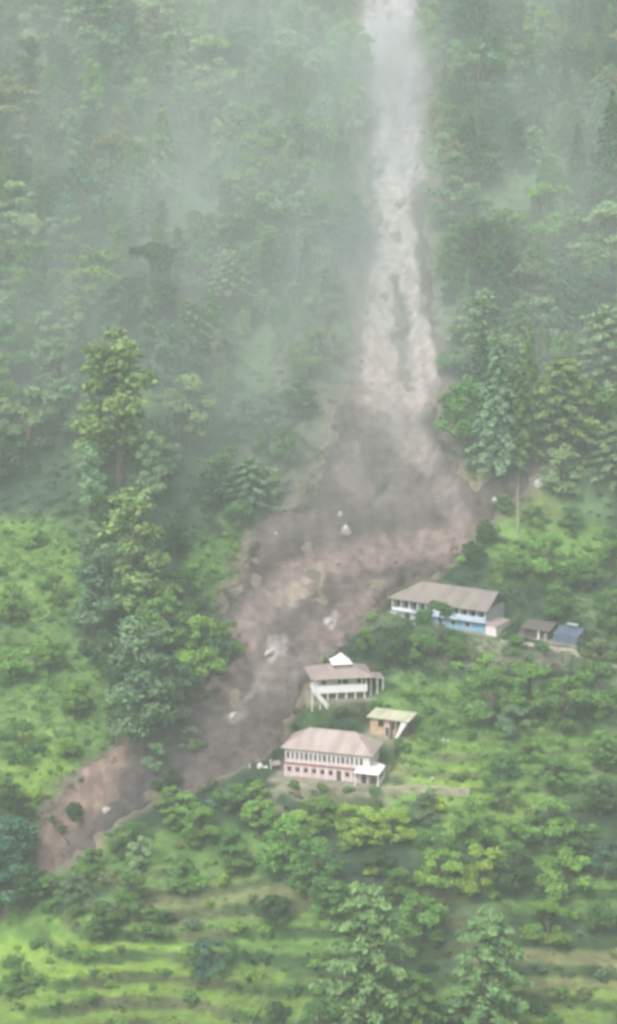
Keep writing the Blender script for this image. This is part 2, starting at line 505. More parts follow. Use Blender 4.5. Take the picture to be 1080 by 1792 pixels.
def crown_from(lobes, rg, per, size, **kw):
    Ps, Ns, T = [], [], []
    for c, r in lobes:
        n = int(per * (r[0] * r[1]) ** 0.8 / 3.0) + 30
        P, d = lobe_pts(c, r, n, rg)
        Ps.append(P); N = d.copy(); N[:, 2] += 0.45; Ns.append(N)
        T.append(np.full(len(P), rg.uniform(0.82, 1.2)))
    P = np.concatenate(Ps); N = np.concatenate(Ns); T = np.repeat(np.concatenate(T), 4)[:, None]
    V, Fq = leaves(P, N, size, rg, **kw)
    return V, Fq, tones(len(P), rg) * T

for i in range(7):                               # broadleaf, nominal height 10
    rg = np.random.default_rng(100 + i)
    Rr = rg.uniform(2.9, 3.9); z0 = rg.uniform(1.2, 2.0)
    lobes = []
    for k in range(rg.integers(20, 30)):
        t = rg.uniform(0, 1); zz = z0 + (9.2 - z0) * t
        prof = Rr * math.sqrt(max(0.05, 1 - ((t - 0.38) / 0.68) ** 2))
        a = rg.uniform(0, 6.28); q = prof * rg.uniform(0.35, 0.95)
        r = rg.uniform(0.7, 1.7) * (1.1 - 0.35 * t)
        lobes.append(((q * math.cos(a), q * math.sin(a), zz), (r, r, r * rg.uniform(.6, .85))))
    lobes.append(((rg.uniform(-.5, .5), rg.uniform(-.5, .5), 9.0), (1.1, 1.1, .9)))
    V, Fq, c = crown_from(lobes, rg, 380, 0.33, jitter=.9)
    tb = [tube([(0, 0, -1.2), (0.1, 0, 2), (rg.uniform(-.3, .3), rg.uniform(-.3, .3), 5), (0, 0, 8.2)], [.30, .24, .16, .05])]
    for k in range(0, len(lobes), 2):
        e = np.array(lobes[k][0]); tb.append(tube([(0, 0, max(1.8, e[2] - 3.2)), e * [.5, .5, 1] - [0, 0, 1.0], e], [.13, .09, .03], 5))
    finish('broad', i, V, Fq, c, join(tb))

for i in range(4):                               # tall tree lopped for fodder: tufts up a long stem, height 10
    rg = np.random.default_rng(200 + i)
    lobes = []; tb = [tube([(0, 0, -1.2), (.1, 0, 3), (-.08, .05, 6.5), (0, 0, 9.6)], [.22, .18, .12, .04])]
    for k in range(17):
        t = k / 16.0; zz = 2.2 + 7.3 * t; a = k * 2.4 + rg.uniform(-.5, .5); q = rg.uniform(.3, 1.5) * (1.15 - .5 * t)
        r = rg.uniform(.6, 1.15) * (1.1 - .25 * t)
        lobes.append(((q * math.cos(a), q * math.sin(a), zz), (r, r, r * 0.85)))
        tb.append(tube([(0, 0, zz - .8), (q * math.cos(a), q * math.sin(a), zz)], [.07, .03], 5))
    V, Fq, c = crown_from(lobes, rg, 700, 0.22, jitter=.9)
    finish('lopped', i, V, Fq, c, join(tb))

for i in range(4):                               # conifer with drooping tiers, height 10
    rg = np.random.default_rng(300 + i)
    Ps, Ns = [], []; tb = [tube([(0, 0, -1.2), (0, 0, 5), (0, 0, 10)], [.20, .12, .02])]
    for k in range(22):
        t = k / 21.0; zz = 1.4 + 8.3 * t; L = (2.3 * (1 - t) ** 0.8 + .15)
        nb = int(7 - 3 * t)
        for b in range(nb):
            a = 6.283 * b / nb + k * 1.1 + rg.uniform(-.3, .3); l = L * rg.uniform(.7, 1.1)
            m = int(30 * l) + 8
            s = rg.uniform(.12, 1, m); w = rg.normal(0, .16, m) * (1.1 - s * .5) * l * .7
            x = s * l * math.cos(a) - w * math.sin(a); y = s * l * math.sin(a) + w * math.cos(a)
            z = zz - .38 * l * s ** 1.5 + rg.normal(0, .05, m) - .12 * np.abs(w)
            Ps.append(np.stack([x, y, z], -1)); Ns.append(np.stack([.4 * np.cos(a) * np.ones(m), .4 * np.sin(a) * np.ones(m), np.ones(m)], -1))
    P = np.concatenate(Ps); V, Fq = leaves(P, np.concatenate(Ns), .25, rg, jitter=.35, aspect=1.7)
    finish('conifer', i, V, Fq, tones(len(P), rg), join(tb))

for i in range(3):                               # feathery tree: arching sprays in open tiers, height 10
    rg = np.random.default_rng(400 + i)
    Ps, Ns = [], []; tb = [tube([(0, 0, -1.2), (.1, 0, 4), (0, 0, 9.4)], [.24, .16, .03])]
    for k in range(46):
        t = (k + rg.uniform(0, .6)) / 46.0; zz = 1.2 + 8.0 * t; a = k * 2.4; L = rg.uniform(.7, 1.1) * (3.3 * (1 - t) ** .48 + .35)
        e = np.array([L * math.cos(a), L * math.sin(a), zz + .55 - .2 * L])
        mid = np.array([.55 * L * math.cos(a), .55 * L * math.sin(a), zz + .7])
        tb.append(tube([(0, 0, zz), mid, e], [.06, .045, .015], 4))
        for s in np.linspace(.3, 1, 5):
            p = (1 - s) ** 2 * np.array([0, 0, zz]) + 2 * s * (1 - s) * mid + s * s * e
            m = 17; r = .55 * (1.2 - .3 * s)
            th = rg.uniform(0, 6.28, m); q = rg.uniform(.1, 1, m) * r
            Ps.append(np.stack([p[0] + q * np.cos(th), p[1] + q * np.sin(th), p[2] + .1 - .55 * q ** 1.3], -1))
            Ns.append(np.stack([.7 * np.cos(th), .7 * np.sin(th), np.ones(m)], -1))
    P = np.concatenate(Ps); V, Fq = leaves(P, np.concatenate(Ns), .26, rg, jitter=.55, aspect=1.9)
    finish('feather', i, V, Fq, tones(len(P), rg), join(tb))

for i in range(7):                               # shrub, nominal height 3
    rg = np.random.default_rng(500 + i)
    lobes = []
    for k in range(rg.integers(5, 10)):
        a = rg.uniform(0, 6.28); q = rg.uniform(.2, 1.5); r = rg.uniform(.6, 1.1)
        lobes.append(((q * math.cos(a), q * math.sin(a) * .8, rg.uniform(.7, 2.3) * (1 - .15 * q)), (r, r, r * .75)))
    V, Fq, c = crown_from(lobes, rg, 170, 0.30)
    st = [tube([(0, 0, -.6), (e[0] * .6, e[1] * .6, e[2] * .6), e], [.07, .05, .02], 4) for e, _ in lobes]
    finish('shrub', i, V, Fq, c, join(st))

NAMES = {'broad': 'broadleaf_tree', 'lopped': 'lopped_tree', 'conifer': 'conifer_tree', 'feather': 'feathery_tree', 'shrub': 'shrub'}
HN = {'broad': 10.0, 'lopped': 10.0, 'conifer': 10.0, 'feather': 10.0, 'shrub': 3.0}
PLANTS = []      # (root, kind, px, py, height, colour name)
TINT = {'deep green': (0.07, 0.135, 0.055), 'green': (0.125, 0.245, 0.07), 'fresh green': (0.19, 0.35, 0.08), 'yellow-green': (0.29, 0.43, 0.08),
        'grey-green': (0.18, 0.28, 0.15), 'blue-green': (0.09, 0.18, 0.11), 'olive': (0.22, 0.25, 0.11), 'pale green': (0.25, 0.37, 0.18), 'soft green': (0.20, 0.325, 0.12)}
def plant(kind, px, py, H, tint, wide=1.0, var=None, lean=0.0):
    p = cast(px, py, h)
    return plant_at(kind, p[0], p[1], H, tint, wide, var, lean)
def plant_at(kind, x, y, H, tint, wide=1.0, var=None, lean=0.0):
    z = float(h(x, y))
    v = random.randrange(len(PROTO[kind])) if var is None else var % len(PROTO[kind])
    cm, tm = PROTO[kind][v]
    s = H / HN[kind]
    o = bpy.data.objects.new(NAMES[kind], None); C.objects.link(o)
    o.empty_display_size = .5
    o.location = (x, y, z - (.1 if kind == 'shrub' else .2)); o.rotation_euler = (lean, random.uniform(-.06, .06), random.uniform(0, 6.28))
    o.scale = (s * wide, s * wide, s)
    c = bpy.data.objects.new('crown', cm); C.objects.link(c); c.parent = o
    t = bpy.data.objects.new('trunk' if kind != 'shrub' else 'stem', tm); C.objects.link(t); t.parent = o
    k = random.uniform(.82, 1.2); w = random.uniform(-.08, .08); col = TINT[tint]
    c.color = (col[0] * k * (1 + w), col[1] * k, col[2] * k * (1 - w), 1)
    px, py = project(x, y, z)
    PLANTS.append((o, kind, float(px), float(py), H, tint))
    return o

# ------------------------------------------------------------------ building kit
class MB:
    def __init__(s): s.v = []; s.f = []
    def add(s, V, Fs):
        o = len(s.v); s.v += [tuple(map(float, p)) for p in V]; s.f += [tuple(i + o for i in q) for q in Fs]; return s
    def box(s, x0, x1, y0, y1, z0, z1):
        return s.add([(x0, y0, z0), (x1, y0, z0), (x1, y1, z0), (x0, y1, z0), (x0, y0, z1), (x1, y0, z1), (x1, y1, z1), (x0, y1, z1)],
                     [(0, 3, 2, 1), (4, 5, 6, 7), (0, 1, 5, 4), (1, 2, 6, 5), (2, 3, 7, 6), (3, 0, 4, 7)])
    def slab(s, quad, t):
        """thick sheet from four corner points, t metres downward"""
        V = list(quad) + [(p[0], p[1], p[2] - t) for p in quad]; n = len(quad)
        Fs = [tuple(range(n)), tuple(range(2 * n - 1, n - 1, -1))] + [(i, i + n, (i + 1) % n + n, (i + 1) % n) for i in range(n)]
        return s.add(V, Fs)
    def bar(s, a, b, r, seg=6):
        v, f = tube([a, b], [r, r], seg); return s.add(v, f + [tuple(range(seg))[::-1], tuple(range(seg, 2 * seg))])
    def build(s, name, mat, parent=None):
        me = bpy.data.meshes.new(name); me.from_pydata(s.v, [], s.f); me.materials.append(mat); me.update()
        o = bpy.data.objects.new(name, me); C.objects.link(o)
        if parent is not None: o.parent = parent
        return o

def empty(name, F, label, cat, group=None):
    o = bpy.data.objects.new(name, None); C.objects.link(o)
    o.location = (F[0][0], F[0][1], F[3]); o.rotation_euler = (0, 0, F[1])
    return tag(o, label, cat, group)

def sheet_mat(name, col, rust, scale=0.5, wave=9.0, axis_='X'):
    m, nt, b = mat_base(name)
    tc = nt.nodes.new('ShaderNodeTexCoord')
    no = nt.nodes.new('ShaderNodeTexNoise'); no.inputs['Scale'].default_value = scale; no.inputs['Detail'].default_value = 6
    mp = nt.nodes.new('ShaderNodeMapping'); mp.inputs['Scale'].default_value = (1.6, .5, .5)
    nt.links.new(tc.outputs['Object'], mp.inputs['Vector']); nt.links.new(mp.outputs[0], no.inputs['Vector'])
    r = nt.nodes.new('ShaderNodeValToRGB'); r.color_ramp.elements[0].position = .35; r.color_ramp.elements[1].position = .65
    r.color_ramp.elements[0].color = (*rust, 1); r.color_ramp.elements[1].color = (*col, 1)
    wv = nt.nodes.new('ShaderNodeTexWave'); wv.bands_direction = axis_; wv.inputs['Scale'].default_value = wave / 6.283
    nt.links.new(tc.outputs['Object'], wv.inputs['Vector'])
    bp = nt.nodes.new('ShaderNodeBump'); bp.inputs['Strength'].default_value = .6; bp.inputs['Distance'].default_value = .06
    nt.links.new(wv.outputs['Fac'], bp.inputs['Height']); nt.links.new(bp.outputs[0], b.inputs['Normal'])
    nt.links.new(no.outputs['Fac'], r.inputs['Fac']); nt.links.new(r.outputs[0], b.inputs['Base Color'])
    b.inputs['Roughness'].default_value = .6
    return m

M_white = paint('white_paint', (0.86, 0.85, 0.84), .8, .03, 1.2)
M_pinkwall = paint('pink_wall', (0.74, 0.57, 0.58), .85, .08, 1.0, dirt=(0.62, 0.47, 0.47))
M_pinkwhite = paint('pale_pink_wall', (0.86, 0.74, 0.76), .85, .06, 1.0)
M_red = paint('maroon_band', (0.36, 0.15, 0.16), .7, .1, 2)
M_dark = paint('window_dark', (0.05, 0.045, 0.05), .3, .1, 2)
M_door = paint('dark_door', (0.10, 0.07, 0.06), .7, .1, 3)
M_roof1 = sheet_mat('rusty_pink_sheet', (0.49, 0.40, 0.385), (0.36, 0.285, 0.26), .35)
M_roof2 = sheet_mat('weathered_brown_sheet', (0.29, 0.245, 0.225), (0.21, 0.18, 0.165), .3)
M_roof3 = sheet_mat('grey_pink_sheet', (0.38, 0.30, 0.28), (0.30, 0.25, 0.24), .4)
M_roof4 = sheet_mat('pale_green_sheet', (0.60, 0.60, 0.44), (0.44, 0.42, 0.30), .5)
M_blue = paint('blue_wall', (0.28, 0.50, 0.68), .8, .08, 1.0)
M_paleblue = paint('pale_blue_parapet', (0.60, 0.71, 0.86), .8, .06, 1.0)
M_ochre = paint('ochre_wall', (0.62, 0.44, 0.29), .9, .12, .9, dirt=(0.42, 0.30, 0.22))
M_timber = paint('old_timber', (0.13, 0.11, 0.10), .9, .15, 3)
M_tarp = paint('blue_tarp', (0.105, 0.135, 0.20), .5, .1, 1.5)
M_tarp2 = paint('light_blue_tarp', (0.28, 0.40, 0.45), .5, .1, 1.5)
M_stone = paint('stone_base', (0.34, 0.31, 0.28), .95, .2, 2.5)

def hip_roof(name, mat, parent, x0, x1, y0, y1, z, rise, left='hip', right='hip', t=.12):
    hd = (y1 - y0) / 2; ym = (y0 + y1) / 2
    rl = x0 + (hd if left == 'hip' else 0); rr = x1 - (hd if right == 'hip' else 0)
    a, b, c, d = (x0, y0, z), (x1, y0, z), (x1, y1, z), (x0, y1, z)
    r1, r2 = (rl, ym, z + rise), (rr, ym, z + rise)
    top = [a, b, c, d, r1, r2]; V = top + [(p[0], p[1], p[2] - t) for p in top]
    Fs = [(0, 1, 5, 4), (2, 3, 4, 5)]
    Fs += [(3, 0, 4)] if left == 'hip' else []
    Fs += [(1, 2, 5)] if right == 'hip' else []
    low = [tuple(i + 6 for i in q)[::-1] for q in Fs]
    rim = [(0, 6, 7, 1), (2, 8, 9, 3)]
    rim += [(3, 9, 6, 0)] if left == 'hip' else [(3, 9, 10, 4), (4, 10, 6, 0)]
    rim += [(1, 7, 8, 2)] if right == 'hip' else [(1, 7, 11, 5), (5, 11, 8, 2)]
    m = MB(); m.add(V, Fs + low + rim); o = m.build(name, mat, parent)
    rc = MB(); rc.bar((rl, ym, z + rise + .02), (rr, ym, z + rise + .02), .11)
    if left == 'hip': rc.bar(a, r1, .08).bar(d, r1, .08)
    if right == 'hip': rc.bar(b, r2, .08).bar(c, r2, .08)
    rc.build('ridge_cap', mat, o)
    return o

def window(parent, xc, z0, w, hh, y=0.0, frame=M_white, side=None):
    f = MB(); b = .07
    def bx(mb, u0, u1, d0, d1, z0_, z1_):
        if side is None: mb.box(u0, u1, y - d1, y - d0, z0_, z1_)
        else: mb.box(side + d0, side + d1, u0, u1, z0_, z1_)
    bx(f, xc - w / 2 - b, xc - w / 2, .003, .09, z0, z0 + hh); bx(f, xc + w / 2, xc + w / 2 + b, .003, .09, z0, z0 + hh)
    bx(f, xc - w / 2 - b, xc + w / 2 + b, .003, .09, z0 + hh, z0 + hh + b); bx(f, xc - w / 2 - b, xc + w / 2 + b, .003, .14, z0 - b, z0)
    fo = f.build('window', frame, parent)
    p = MB(); bx(p, xc - w / 2, xc + w / 2, .002, .03, z0, z0 + hh); p.build('pane', M_dark, fo)
def door(parent, xc, w, hh, y=0.0, mat=M_door, z0=0.0):
    f = MB(); b = .1
    f.box(xc - w / 2 - b, xc - w / 2, y - .1, y - .003, z0, z0 + hh).box(xc + w / 2, xc + w / 2 + b, y - .1, y - .003, z0, z0 + hh).box(xc - w / 2 - b, xc + w / 2 + b, y - .1, y - .003, z0 + hh, z0 + hh + b)
    fo = f.build('door_frame', M_white, parent)
    MB().box(xc - w / 2, xc + w / 2, y - .05, y - .002, z0, z0 + hh).build('door', mat, fo)

# --- the long pink building
L = F_MAIN[2]; D = 7.6
b1 = empty('school_building', F_MAIN, 'long two-storey pink and white building with pink hipped sheet roof, nearest the terraces', 'building')
MB().box(-.3, L + .3, -.35, D + .3, -2.5, .12).build('plinth', M_stone, b1)
MB().box(0, L, 0, D, .12, 2.55).build('lower_wall', M_pinkwall, b1)
MB().box(-.1, L + .1, -.25, D + .1, 2.55, 2.9).build('floor_band', M_red, b1)
MB().box(0, L, 0, D, 2.9, 5.75).build('upper_wall', M_pinkwhite, b1)
hip_roof('roof', M_roof1, b1, -.75, L + .75, -.6, D + .8, 5.8, 3.0)
nw = 17
for i in range(nw):
    xc = .65 + (L - 2.2) * i / (nw - 1)
    window(b1, xc, 3.6, .40 if i % 4 else .55, 1.4)
for i in range(nw + 1):
    xc = .65 + (L - 2.2) * (i - .5) / (nw - 1)
    if 0 < xc < L - .2: MB().box(xc - .09, xc + .09, -.22, -.16, 2.9, 5.6).build('pilaster', M_white if i % 2 else M_pinkwhite, b1)
for i in range(10):
    xc = .9 + (L - 1.9) * i / 9.0
    if i in (6, 9): door(b1, xc, 1.0, 2.0, z0=.12)
    else: window(b1, xc, 1.0, .8, 1.0, frame=M_pinkwhite)
for i in range(11):
    xc = .06 + (L - .3) * i / 10.0
    MB().box(xc - .12, xc + .12, -.24, -.12, .12, 2.55).build('pillar', M_pinkwhite, b1)
for k in range(3):
    window(b1, 1.6 + 2.2 * k, 3.55, .7, 1.2, side=L)
for k in range(2):
    window(b1, 3.6 + 2.2 * k, 1.0, .8, 1.1, side=L)
c = MB().slab([(L - 2.6, -1.9, 2.75), (L + 2.4, -1.9, 2.75), (L + 2.4, 3.4, 2.85), (L + .12, 3.4, 3.5), (L - 2.2, -.28, 3.3)], .14).build('porch_canopy', M_white, b1)
for (x, y) in ((L - 2.3, -1.7), (L + 2.2, -1.7), (L + 2.2, 3.1)):
    MB().box(x - .1, x + .1, y - .1, y + .1, -.3, 2.6).build('porch_post', M_white, b1)
MB().box(L + 1.95, L + 2.15, -1.5, 3.0, -.3, .95).build('porch_wall', M_white, b1)
MB().box(L - 2.0, L + 1.9, -1.55, -1.40, -.3, .35).build('porch_step', M_stone, b1)

# --- the blue building above
L = F_BLUE[2]; D = 8.6
b2 = empty('blue_building', F_BLUE, 'long two-storey blue and white building with brown sheet roof at the foot of the slide', 'building')
MB().box(-.2, L + .2, -.2, D + .2, -2.5, .1).build('plinth', M_stone, b2)
MB().box(5.0, L, 0, D, .1, 2.5).build('lower_wall', M_blue, b2)
MB().box(0, 4.99, 0, D, .1, 2.5).build('end_wall', M_white, b2)
MB().box(-.05, 5.2, -1.2, -.01, 2.5, 2.72).build('balcony_floor', M_paleblue, b2)
MB().box(5.21, L + .05, -1.2, -.01, 2.5, 2.72).build('balcony_floor', M_paleblue, b2)
MB().box(0, L, 0, D, 2.51, 5.2).build('upper_wall', paint('grey_lilac_wall', (0.40, 0.38, 0.42), .85), b2)
MB().box(8.5, L + .02, -1.2, -1.08, 2.73, 3.75).build('parapet', M_paleblue, b2)
MB().box(0, 5.0, -1.2, -1.08, 2.73, 3.25).build('railing', M_white, b2)
for i in range(12):
    x = .1 + (L - .2) * i / 11.0
    MB().box(x - .1, x + .1, -1.06, -.86, 2.72, 5.15).build('veranda_post', M_white, b2)
for i in range(11):
    x = 1.1 + (L - 2.2) * i / 10.0
    window(b2, x, 3.2, 1.15, 1.4, frame=M_paleblue)
door(b2, 3.2, 1.3, 1.9, z0=.1)
for x in (7.5, 11.0, 14.2, 17.5):
    if x < L - 1: window(b2, x, .9, 1.0, 1.0)
MB().box(-1.1, .9, -.9, -.02, -.4, 1.9).build('water_tank', M_white, b2)
hip_roof('roof', M_roof2, b2, -.9, L + .8, -1.7, D + .8, 5.25, 3.1, 'hip', 'gable')
MB().add([(L - .05, .05, 5.1), (L - .05, D - .05, 5.1), (L - .05, D / 2 - .4, 8.0)], [(0, 1, 2)]).build('gable', M_timber, b2)
MB().box(L + .02, L + 2.4, -.6, D * .6, -1.2, 2.1).build('side_room', M_pinkwhite, b2)
MB().slab([(L + .02, -.9, 2.5), (L + 2.8, -.9, 2.15), (L + 2.8, D * .6 + .3, 2.15), (L + .02, D * .6 + .3, 2.5)], .1).build('side_roof', M_roof1, b2)

# --- the white shrine house
L = F_SHRINE[2]; D = 7.0
b3 = empty('shrine_house', F_SHRINE, 'white house on posts with wide grey roof topped by a white pyramid', 'shrine')
MB().box(-.2, L + .2, 1.6, D, -2.5, 1.45).build('base_wall', M_stone, b3)
for i in range(6):
    x = .2 + (L - .4) * i / 5.0
    MB().box(x - .12, x + .12, 0, .24, -1.6, 1.5).build('stilt', M_white, b3)
MB().box(-.3, L + .3, -.2, D, 1.5, 1.72).build('floor_slab', M_white, b3)
MB().box(-.3, L + .3, -.2, -.06, 1.73, 3.05).build('parapet', M_white, b3)
MB().box(.3, L - .3, 1.3, D - .3, 1.73, 4.7).build('wall', M_white, b3)
window(b3, L * .55, 2.9, 2.0, 1.2, y=1.3, frame=M_white); window(b3, L * .15, 2.9, .8, 1.1, y=1.3); window(b3, L * .88, 2.9, .8, 1.1, y=1.3)
for i in range(5):
    x = 0 + L * i / 4.0
    MB().box(x - .1, x + .1, -.04, .14, 1.73, 4.65).build('column', M_white, b3)
hip_roof('roof', M_roof3, b3, -1.5, L + 1.5, -1.1, D + 1.0, 4.7, 1.9)
cx, cy, w = L / 2 + .4, D / 2, 2.1
MB().box(cx - w * .8, cx + w * .8, cy - w * .8, cy + w * .8, 5.6, 6.9).build('cupola', M_roof3, b3)
MB().add([(cx - w, cy - w, 6.9), (cx + w, cy - w, 6.9), (cx + w, cy + w, 6.9), (cx - w, cy + w, 6.9), (cx - .95, cy - .95, 7.85), (cx + .95, cy - .95, 7.85), (cx + .95, cy + .95, 7.85), (cx - .95, cy + .95, 7.85), (cx, cy, 8.8)],
         [(3, 2, 1, 0), (0, 1, 5, 4), (1, 2, 6, 5), (2, 3, 7, 6), (3, 0, 4, 7), (4, 5, 8), (5, 6, 8), (6, 7, 8), (7, 4, 8)]).build('spire', M_white, b3)
st = MB()
for k in range(12):
    st.box(-1.5 + k * .28, -1.5 + (k + 1) * .28, -1.9, -.9, 3.0 - .36 * k - .4, 3.0 - .36 * k)
so = st.build('staircase', M_white, b3)
for y in (-2.0, -.85):
    MB().slab([(-1.7, y, 3.9), (-1.7, y + .1, 3.9), (2.0, y + .1, -.4), (2.0, y, -.4)], .45).build('balustrade', M_white, so)
for (x, z) in ((-1.4, 3.0), (.2, 1.2), (1.5, 0)):
    MB().box(x - .08, x + .08, -1.95, -1.8, -1.8, z + .4).build('stair_post', M_white, so)
MB().slab([(L + .3, 1.0, 4.2), (L + 4.0, 1.0, 3.7), (L + 4.0, 5.2, 3.7), (L + .3, 5.2, 4.2)], .12).build('side_roof', M_roof3, b3)
MB().box(L + .35, L + 3.4, 3.6, 5.0, .2, 3.7).build('side_wall', M_timber, b3)
for x in (L + 1.3, L + 2.6, L + 3.8):
    MB().box(x - .09, x + .09, 1.1, 1.28, -1.5, 3.75).build('side_post', M_white, b3)

# --- ochre hut
L = F_HUT[2]; D = 4.0
b4 = empty('ochre_hut', F_HUT, 'small ochre-walled hut with pale green flat roof behind the pink building', 'hut')
MB().box(-.1, L + .1, -.1, D, -2.0, .05).build('plinth', M_stone, b4)
MB().box(0, L, 0, D, .05, 3.6).build('wall', M_ochre, b4)
MB().box(0, L, -.06, -.003, 3.1, 3.45).build('eave_board', M_door, b4)
window(b4, L * .42, 1.9, 1.0, 1.1, frame=M_door); window(b4, L * .9, 1.6, .4, 1.4, frame=M_door)
door(b4, L * .66, .8, 1.9)
MB().box(L * .78, L * .88, -.5, -.3, -1.0, 3.5).build('post', M_timber, b4)
MB().slab([(-.5, -.8, 3.75), (L + 2.9, -.8, 3.75), (L + 2.9, D + .4, 4.1), (-.5, D + .4, 4.1)], .2).build('roof', M_roof4, b4)
MB().add([(L + .01, -.55, .0), (L + .5, -.55, 0), (L + 2.6, -.55, 3.54), (L + 1.3, -.55, 3.54), (L + .01, -.35, .0), (L + .5, -.35, 0), (L + 2.6, -.35, 3.54), (L + 1.3, -.35, 3.54)],
         [(0, 1, 2, 3), (7, 6, 5, 4), (0, 4, 5, 1), (1, 5, 6, 2), (2, 6, 7, 3), (3, 7, 4, 0)]).build('brace', M_white, b4)
MB().box(L + .02, L + 2.2, 1.0, D, .0, 3.55).build('side_wall', M_timber, b4)

# --- dark shed with blue tarpaulin shelter beside it
L = 5.4; D = 3.2
b5 = empty('timber_shed', F_SHED, 'low dark timber shed with a white post beside the blue tarpaulin', 'shed')
MB().box(-.3, L, .4, D, -1.2, 2.2).build('wall', M_timber, b5)
MB().slab([(-.8, -.5, 2.1), (L + .4, -.5, 2.1), (L + .4, D + .4, 3.1), (-.8, D + .4, 3.1)], .12).build('roof', M_timber, b5)
MB().box(3.0, 3.35, -.1, .1, -.5, 2.05).build('post', M_white, b5)
MB().box(4.6, 5.0, -.1, .05, -.5, 1.5).build('door', paint('grey_board', (.4, .42, .4)), b5)
cS = math.cos(F_SHED[1]); sS = math.sin(F_SHED[1])
F6 = (np.array([F_SHED[0][0] + 6.6 * cS, F_SHED[0][1] + 6.6 * sS, 0]), F_SHED[1], 6, F_SHED[3])
b6 = empty('tarpaulin_shelter', F6, 'blue tarpaulin shelter at the end of the dark timber shed', 'shelter')
tv = []; tf = []
for j in range(9):
    for i in range(13):
        x = 5.6 * i / 12.0; y = 3.4 * j / 8.0
        tv.append((x, y, 1.7 + 1.1 * j / 8.0 - .22 * math.sin(math.pi * i / 12.0) * math.sin(math.pi * j / 8.0) + .05 * math.sin(i * 2.1 + j)))
for j in range(8):
    for i in range(12):
        a = j * 13 + i; tf.append((a, a + 1, a + 14, a + 13))
MB().add(tv, tf).build('tarpaulin', M_tarp, b6)
fv = [(x, y - .25 * (1 - k) + .1 * math.sin(x * 3), -.7 + 2.35 * k) for k in (0, .5, 1) for x in np.linspace(0, 5.6, 12) for y in (0,)]
ff = [(k * 12 + i, k * 12 + i + 1, k * 12 + i + 13, k * 12 + i + 12) for k in range(2) for i in range(11)]
MB().add(fv, ff).build('front_sheet', M_tarp, b6)
MB().slab([(1.8, 2.4, 3.4), (4.2, 2.4, 3.3), (4.2, 3.6, 3.5), (1.8, 3.6, 3.6)], .06).build('top_sheet', M_tarp2, b6)
for (x, y, z) in ((0.05, .1, 1.6), (5.5, .1, 1.6), (.05, 3.3, 2.75), (5.5, 3.3, 2.75), (2.0, 3.2, 3.3), (4.0, 3.2, 3.3)):
    MB().bar((x, y, -.8), (x, y, z), .06).build('pole', M_timber, b6)

# --- footpaths
def ribbon(name, pts, w, col, rgba):
    P = np.array([cast(a, b, h)[:2] for a, b in pts])
    seg = np.r_[0, np.cumsum(np.hypot(*np.diff(P, axis=0).T))]
    t = np.arange(0, seg[-1], .5); cx = np.interp(t, seg, P[:, 0]); cy = np.interp(t, seg, P[:, 1])
    k = np.ones(9) / 9; cx = np.convolve(np.pad(cx, 4, 'edge'), k, 'valid'); cy = np.convolve(np.pad(cy, 4, 'edge'), k, 'valid')
    dx = np.gradient(cx); dy = np.gradient(cy); l = np.hypot(dx, dy); nxx, nyy = -dy / l, dx / l
    off = np.linspace(-1, 1, 7)
    ww = w / 2 * (1 + .3 * vn(t, t * 0, 3, 5))
    XX = cx[:, None] + nxx[:, None] * off * ww[:, None]; YY = cy[:, None] + nyy[:, None] * off * ww[:, None]
    zc = np.maximum.reduce([h(cx + nxx * o * .5, cy + nyy * o * .5) for o in (-1, 0, 1)])
    zc = np.convolve(np.pad(zc, 4, 'edge'), k, 'valid')
    ZZ = np.where(np.abs(off)[None, :] > .99, zc[:, None] - 1.2, zc[:, None] + .12)
    ii = np.arange(XX.size).reshape(XX.shape)
    Fq = np.stack([ii[:-1, :-1], ii[:-1, 1:], ii[1:, 1:], ii[1:, :-1]], -1).reshape(-1, 4)[:, ::-1]
    V = np.stack([XX, YY, ZZ], -1).reshape(-1, 3)
    cc = np.array(rgba) * (1 + .2 * vn(V[:, 0], V[:, 1], .9, 3))[:, None]
    me = np_mesh(name, V, Fq, M_ground, cc, False)
    return tag(link(name, me), kind='structure')
ribbon('footpath', [(664, 1382), (700, 1378), (750, 1380), (800, 1384), (828, 1392)], 1.8, None, (0.34, 0.31, 0.22))
ribbon('footpath', [(872, 1118), (920, 1126), (970, 1136), (1030, 1150), (1100, 1170)], 2.4, None, (0.36, 0.35, 0.29))

# --- boulders and white stones
def rock_mesh(seed, mat):
    import bmesh
    bm = bmesh.new(); bmesh.ops.create_icosphere(bm, subdivisions=3, radius=1)
    rg = random.Random(seed)
    for _ in range(9):                              # knock flat faces off it
        n = Vector((rg.gauss(0, 1), rg.gauss(0, 1), rg.gauss(0, 1))).normalized(); d = rg.uniform(.55, .85)
        for v in bm.verts:
            q = v.co.dot(n)
            if q > d: v.co -= n * (q - d)
    me = bpy.data.meshes.new('boulder'); bm.to_mesh(me); bm.free(); me.materials.append(mat)
    return me
RK = [rock_mesh(i, M_rock) for i in range(4)]; RB = [rock_mesh(i + 9, M_rock_b) for i in range(4)]
def slide_z(x, y):
    i = int(round((x - ax_[0]) / .42)); j = int(round((y - ay_[0]) / .42))
    if 0 <= i < len(ax_) and 0 <= j < len(ay_) and sm[j, i] > 0: return float(SZ2[j, i])
    return float(h(x, y))
def rock(px, py, sx, sz, label, pale=True, name='boulder', cat='boulder', group=None, lean=0):
    p = cast(px, py, h); me = random.choice(RK if pale else RB)
    o = bpy.data.objects.new(name, me); C.objects.link(o)
    o.location = (p[0], p[1], slide_z(p[0], p[1]) + sz * .15); o.scale = (sx, sx * .8, sz); o.rotation_euler = (random.uniform(-.3, .3), lean, random.uniform(0, 6))
    return tag(o, label, cat, group)
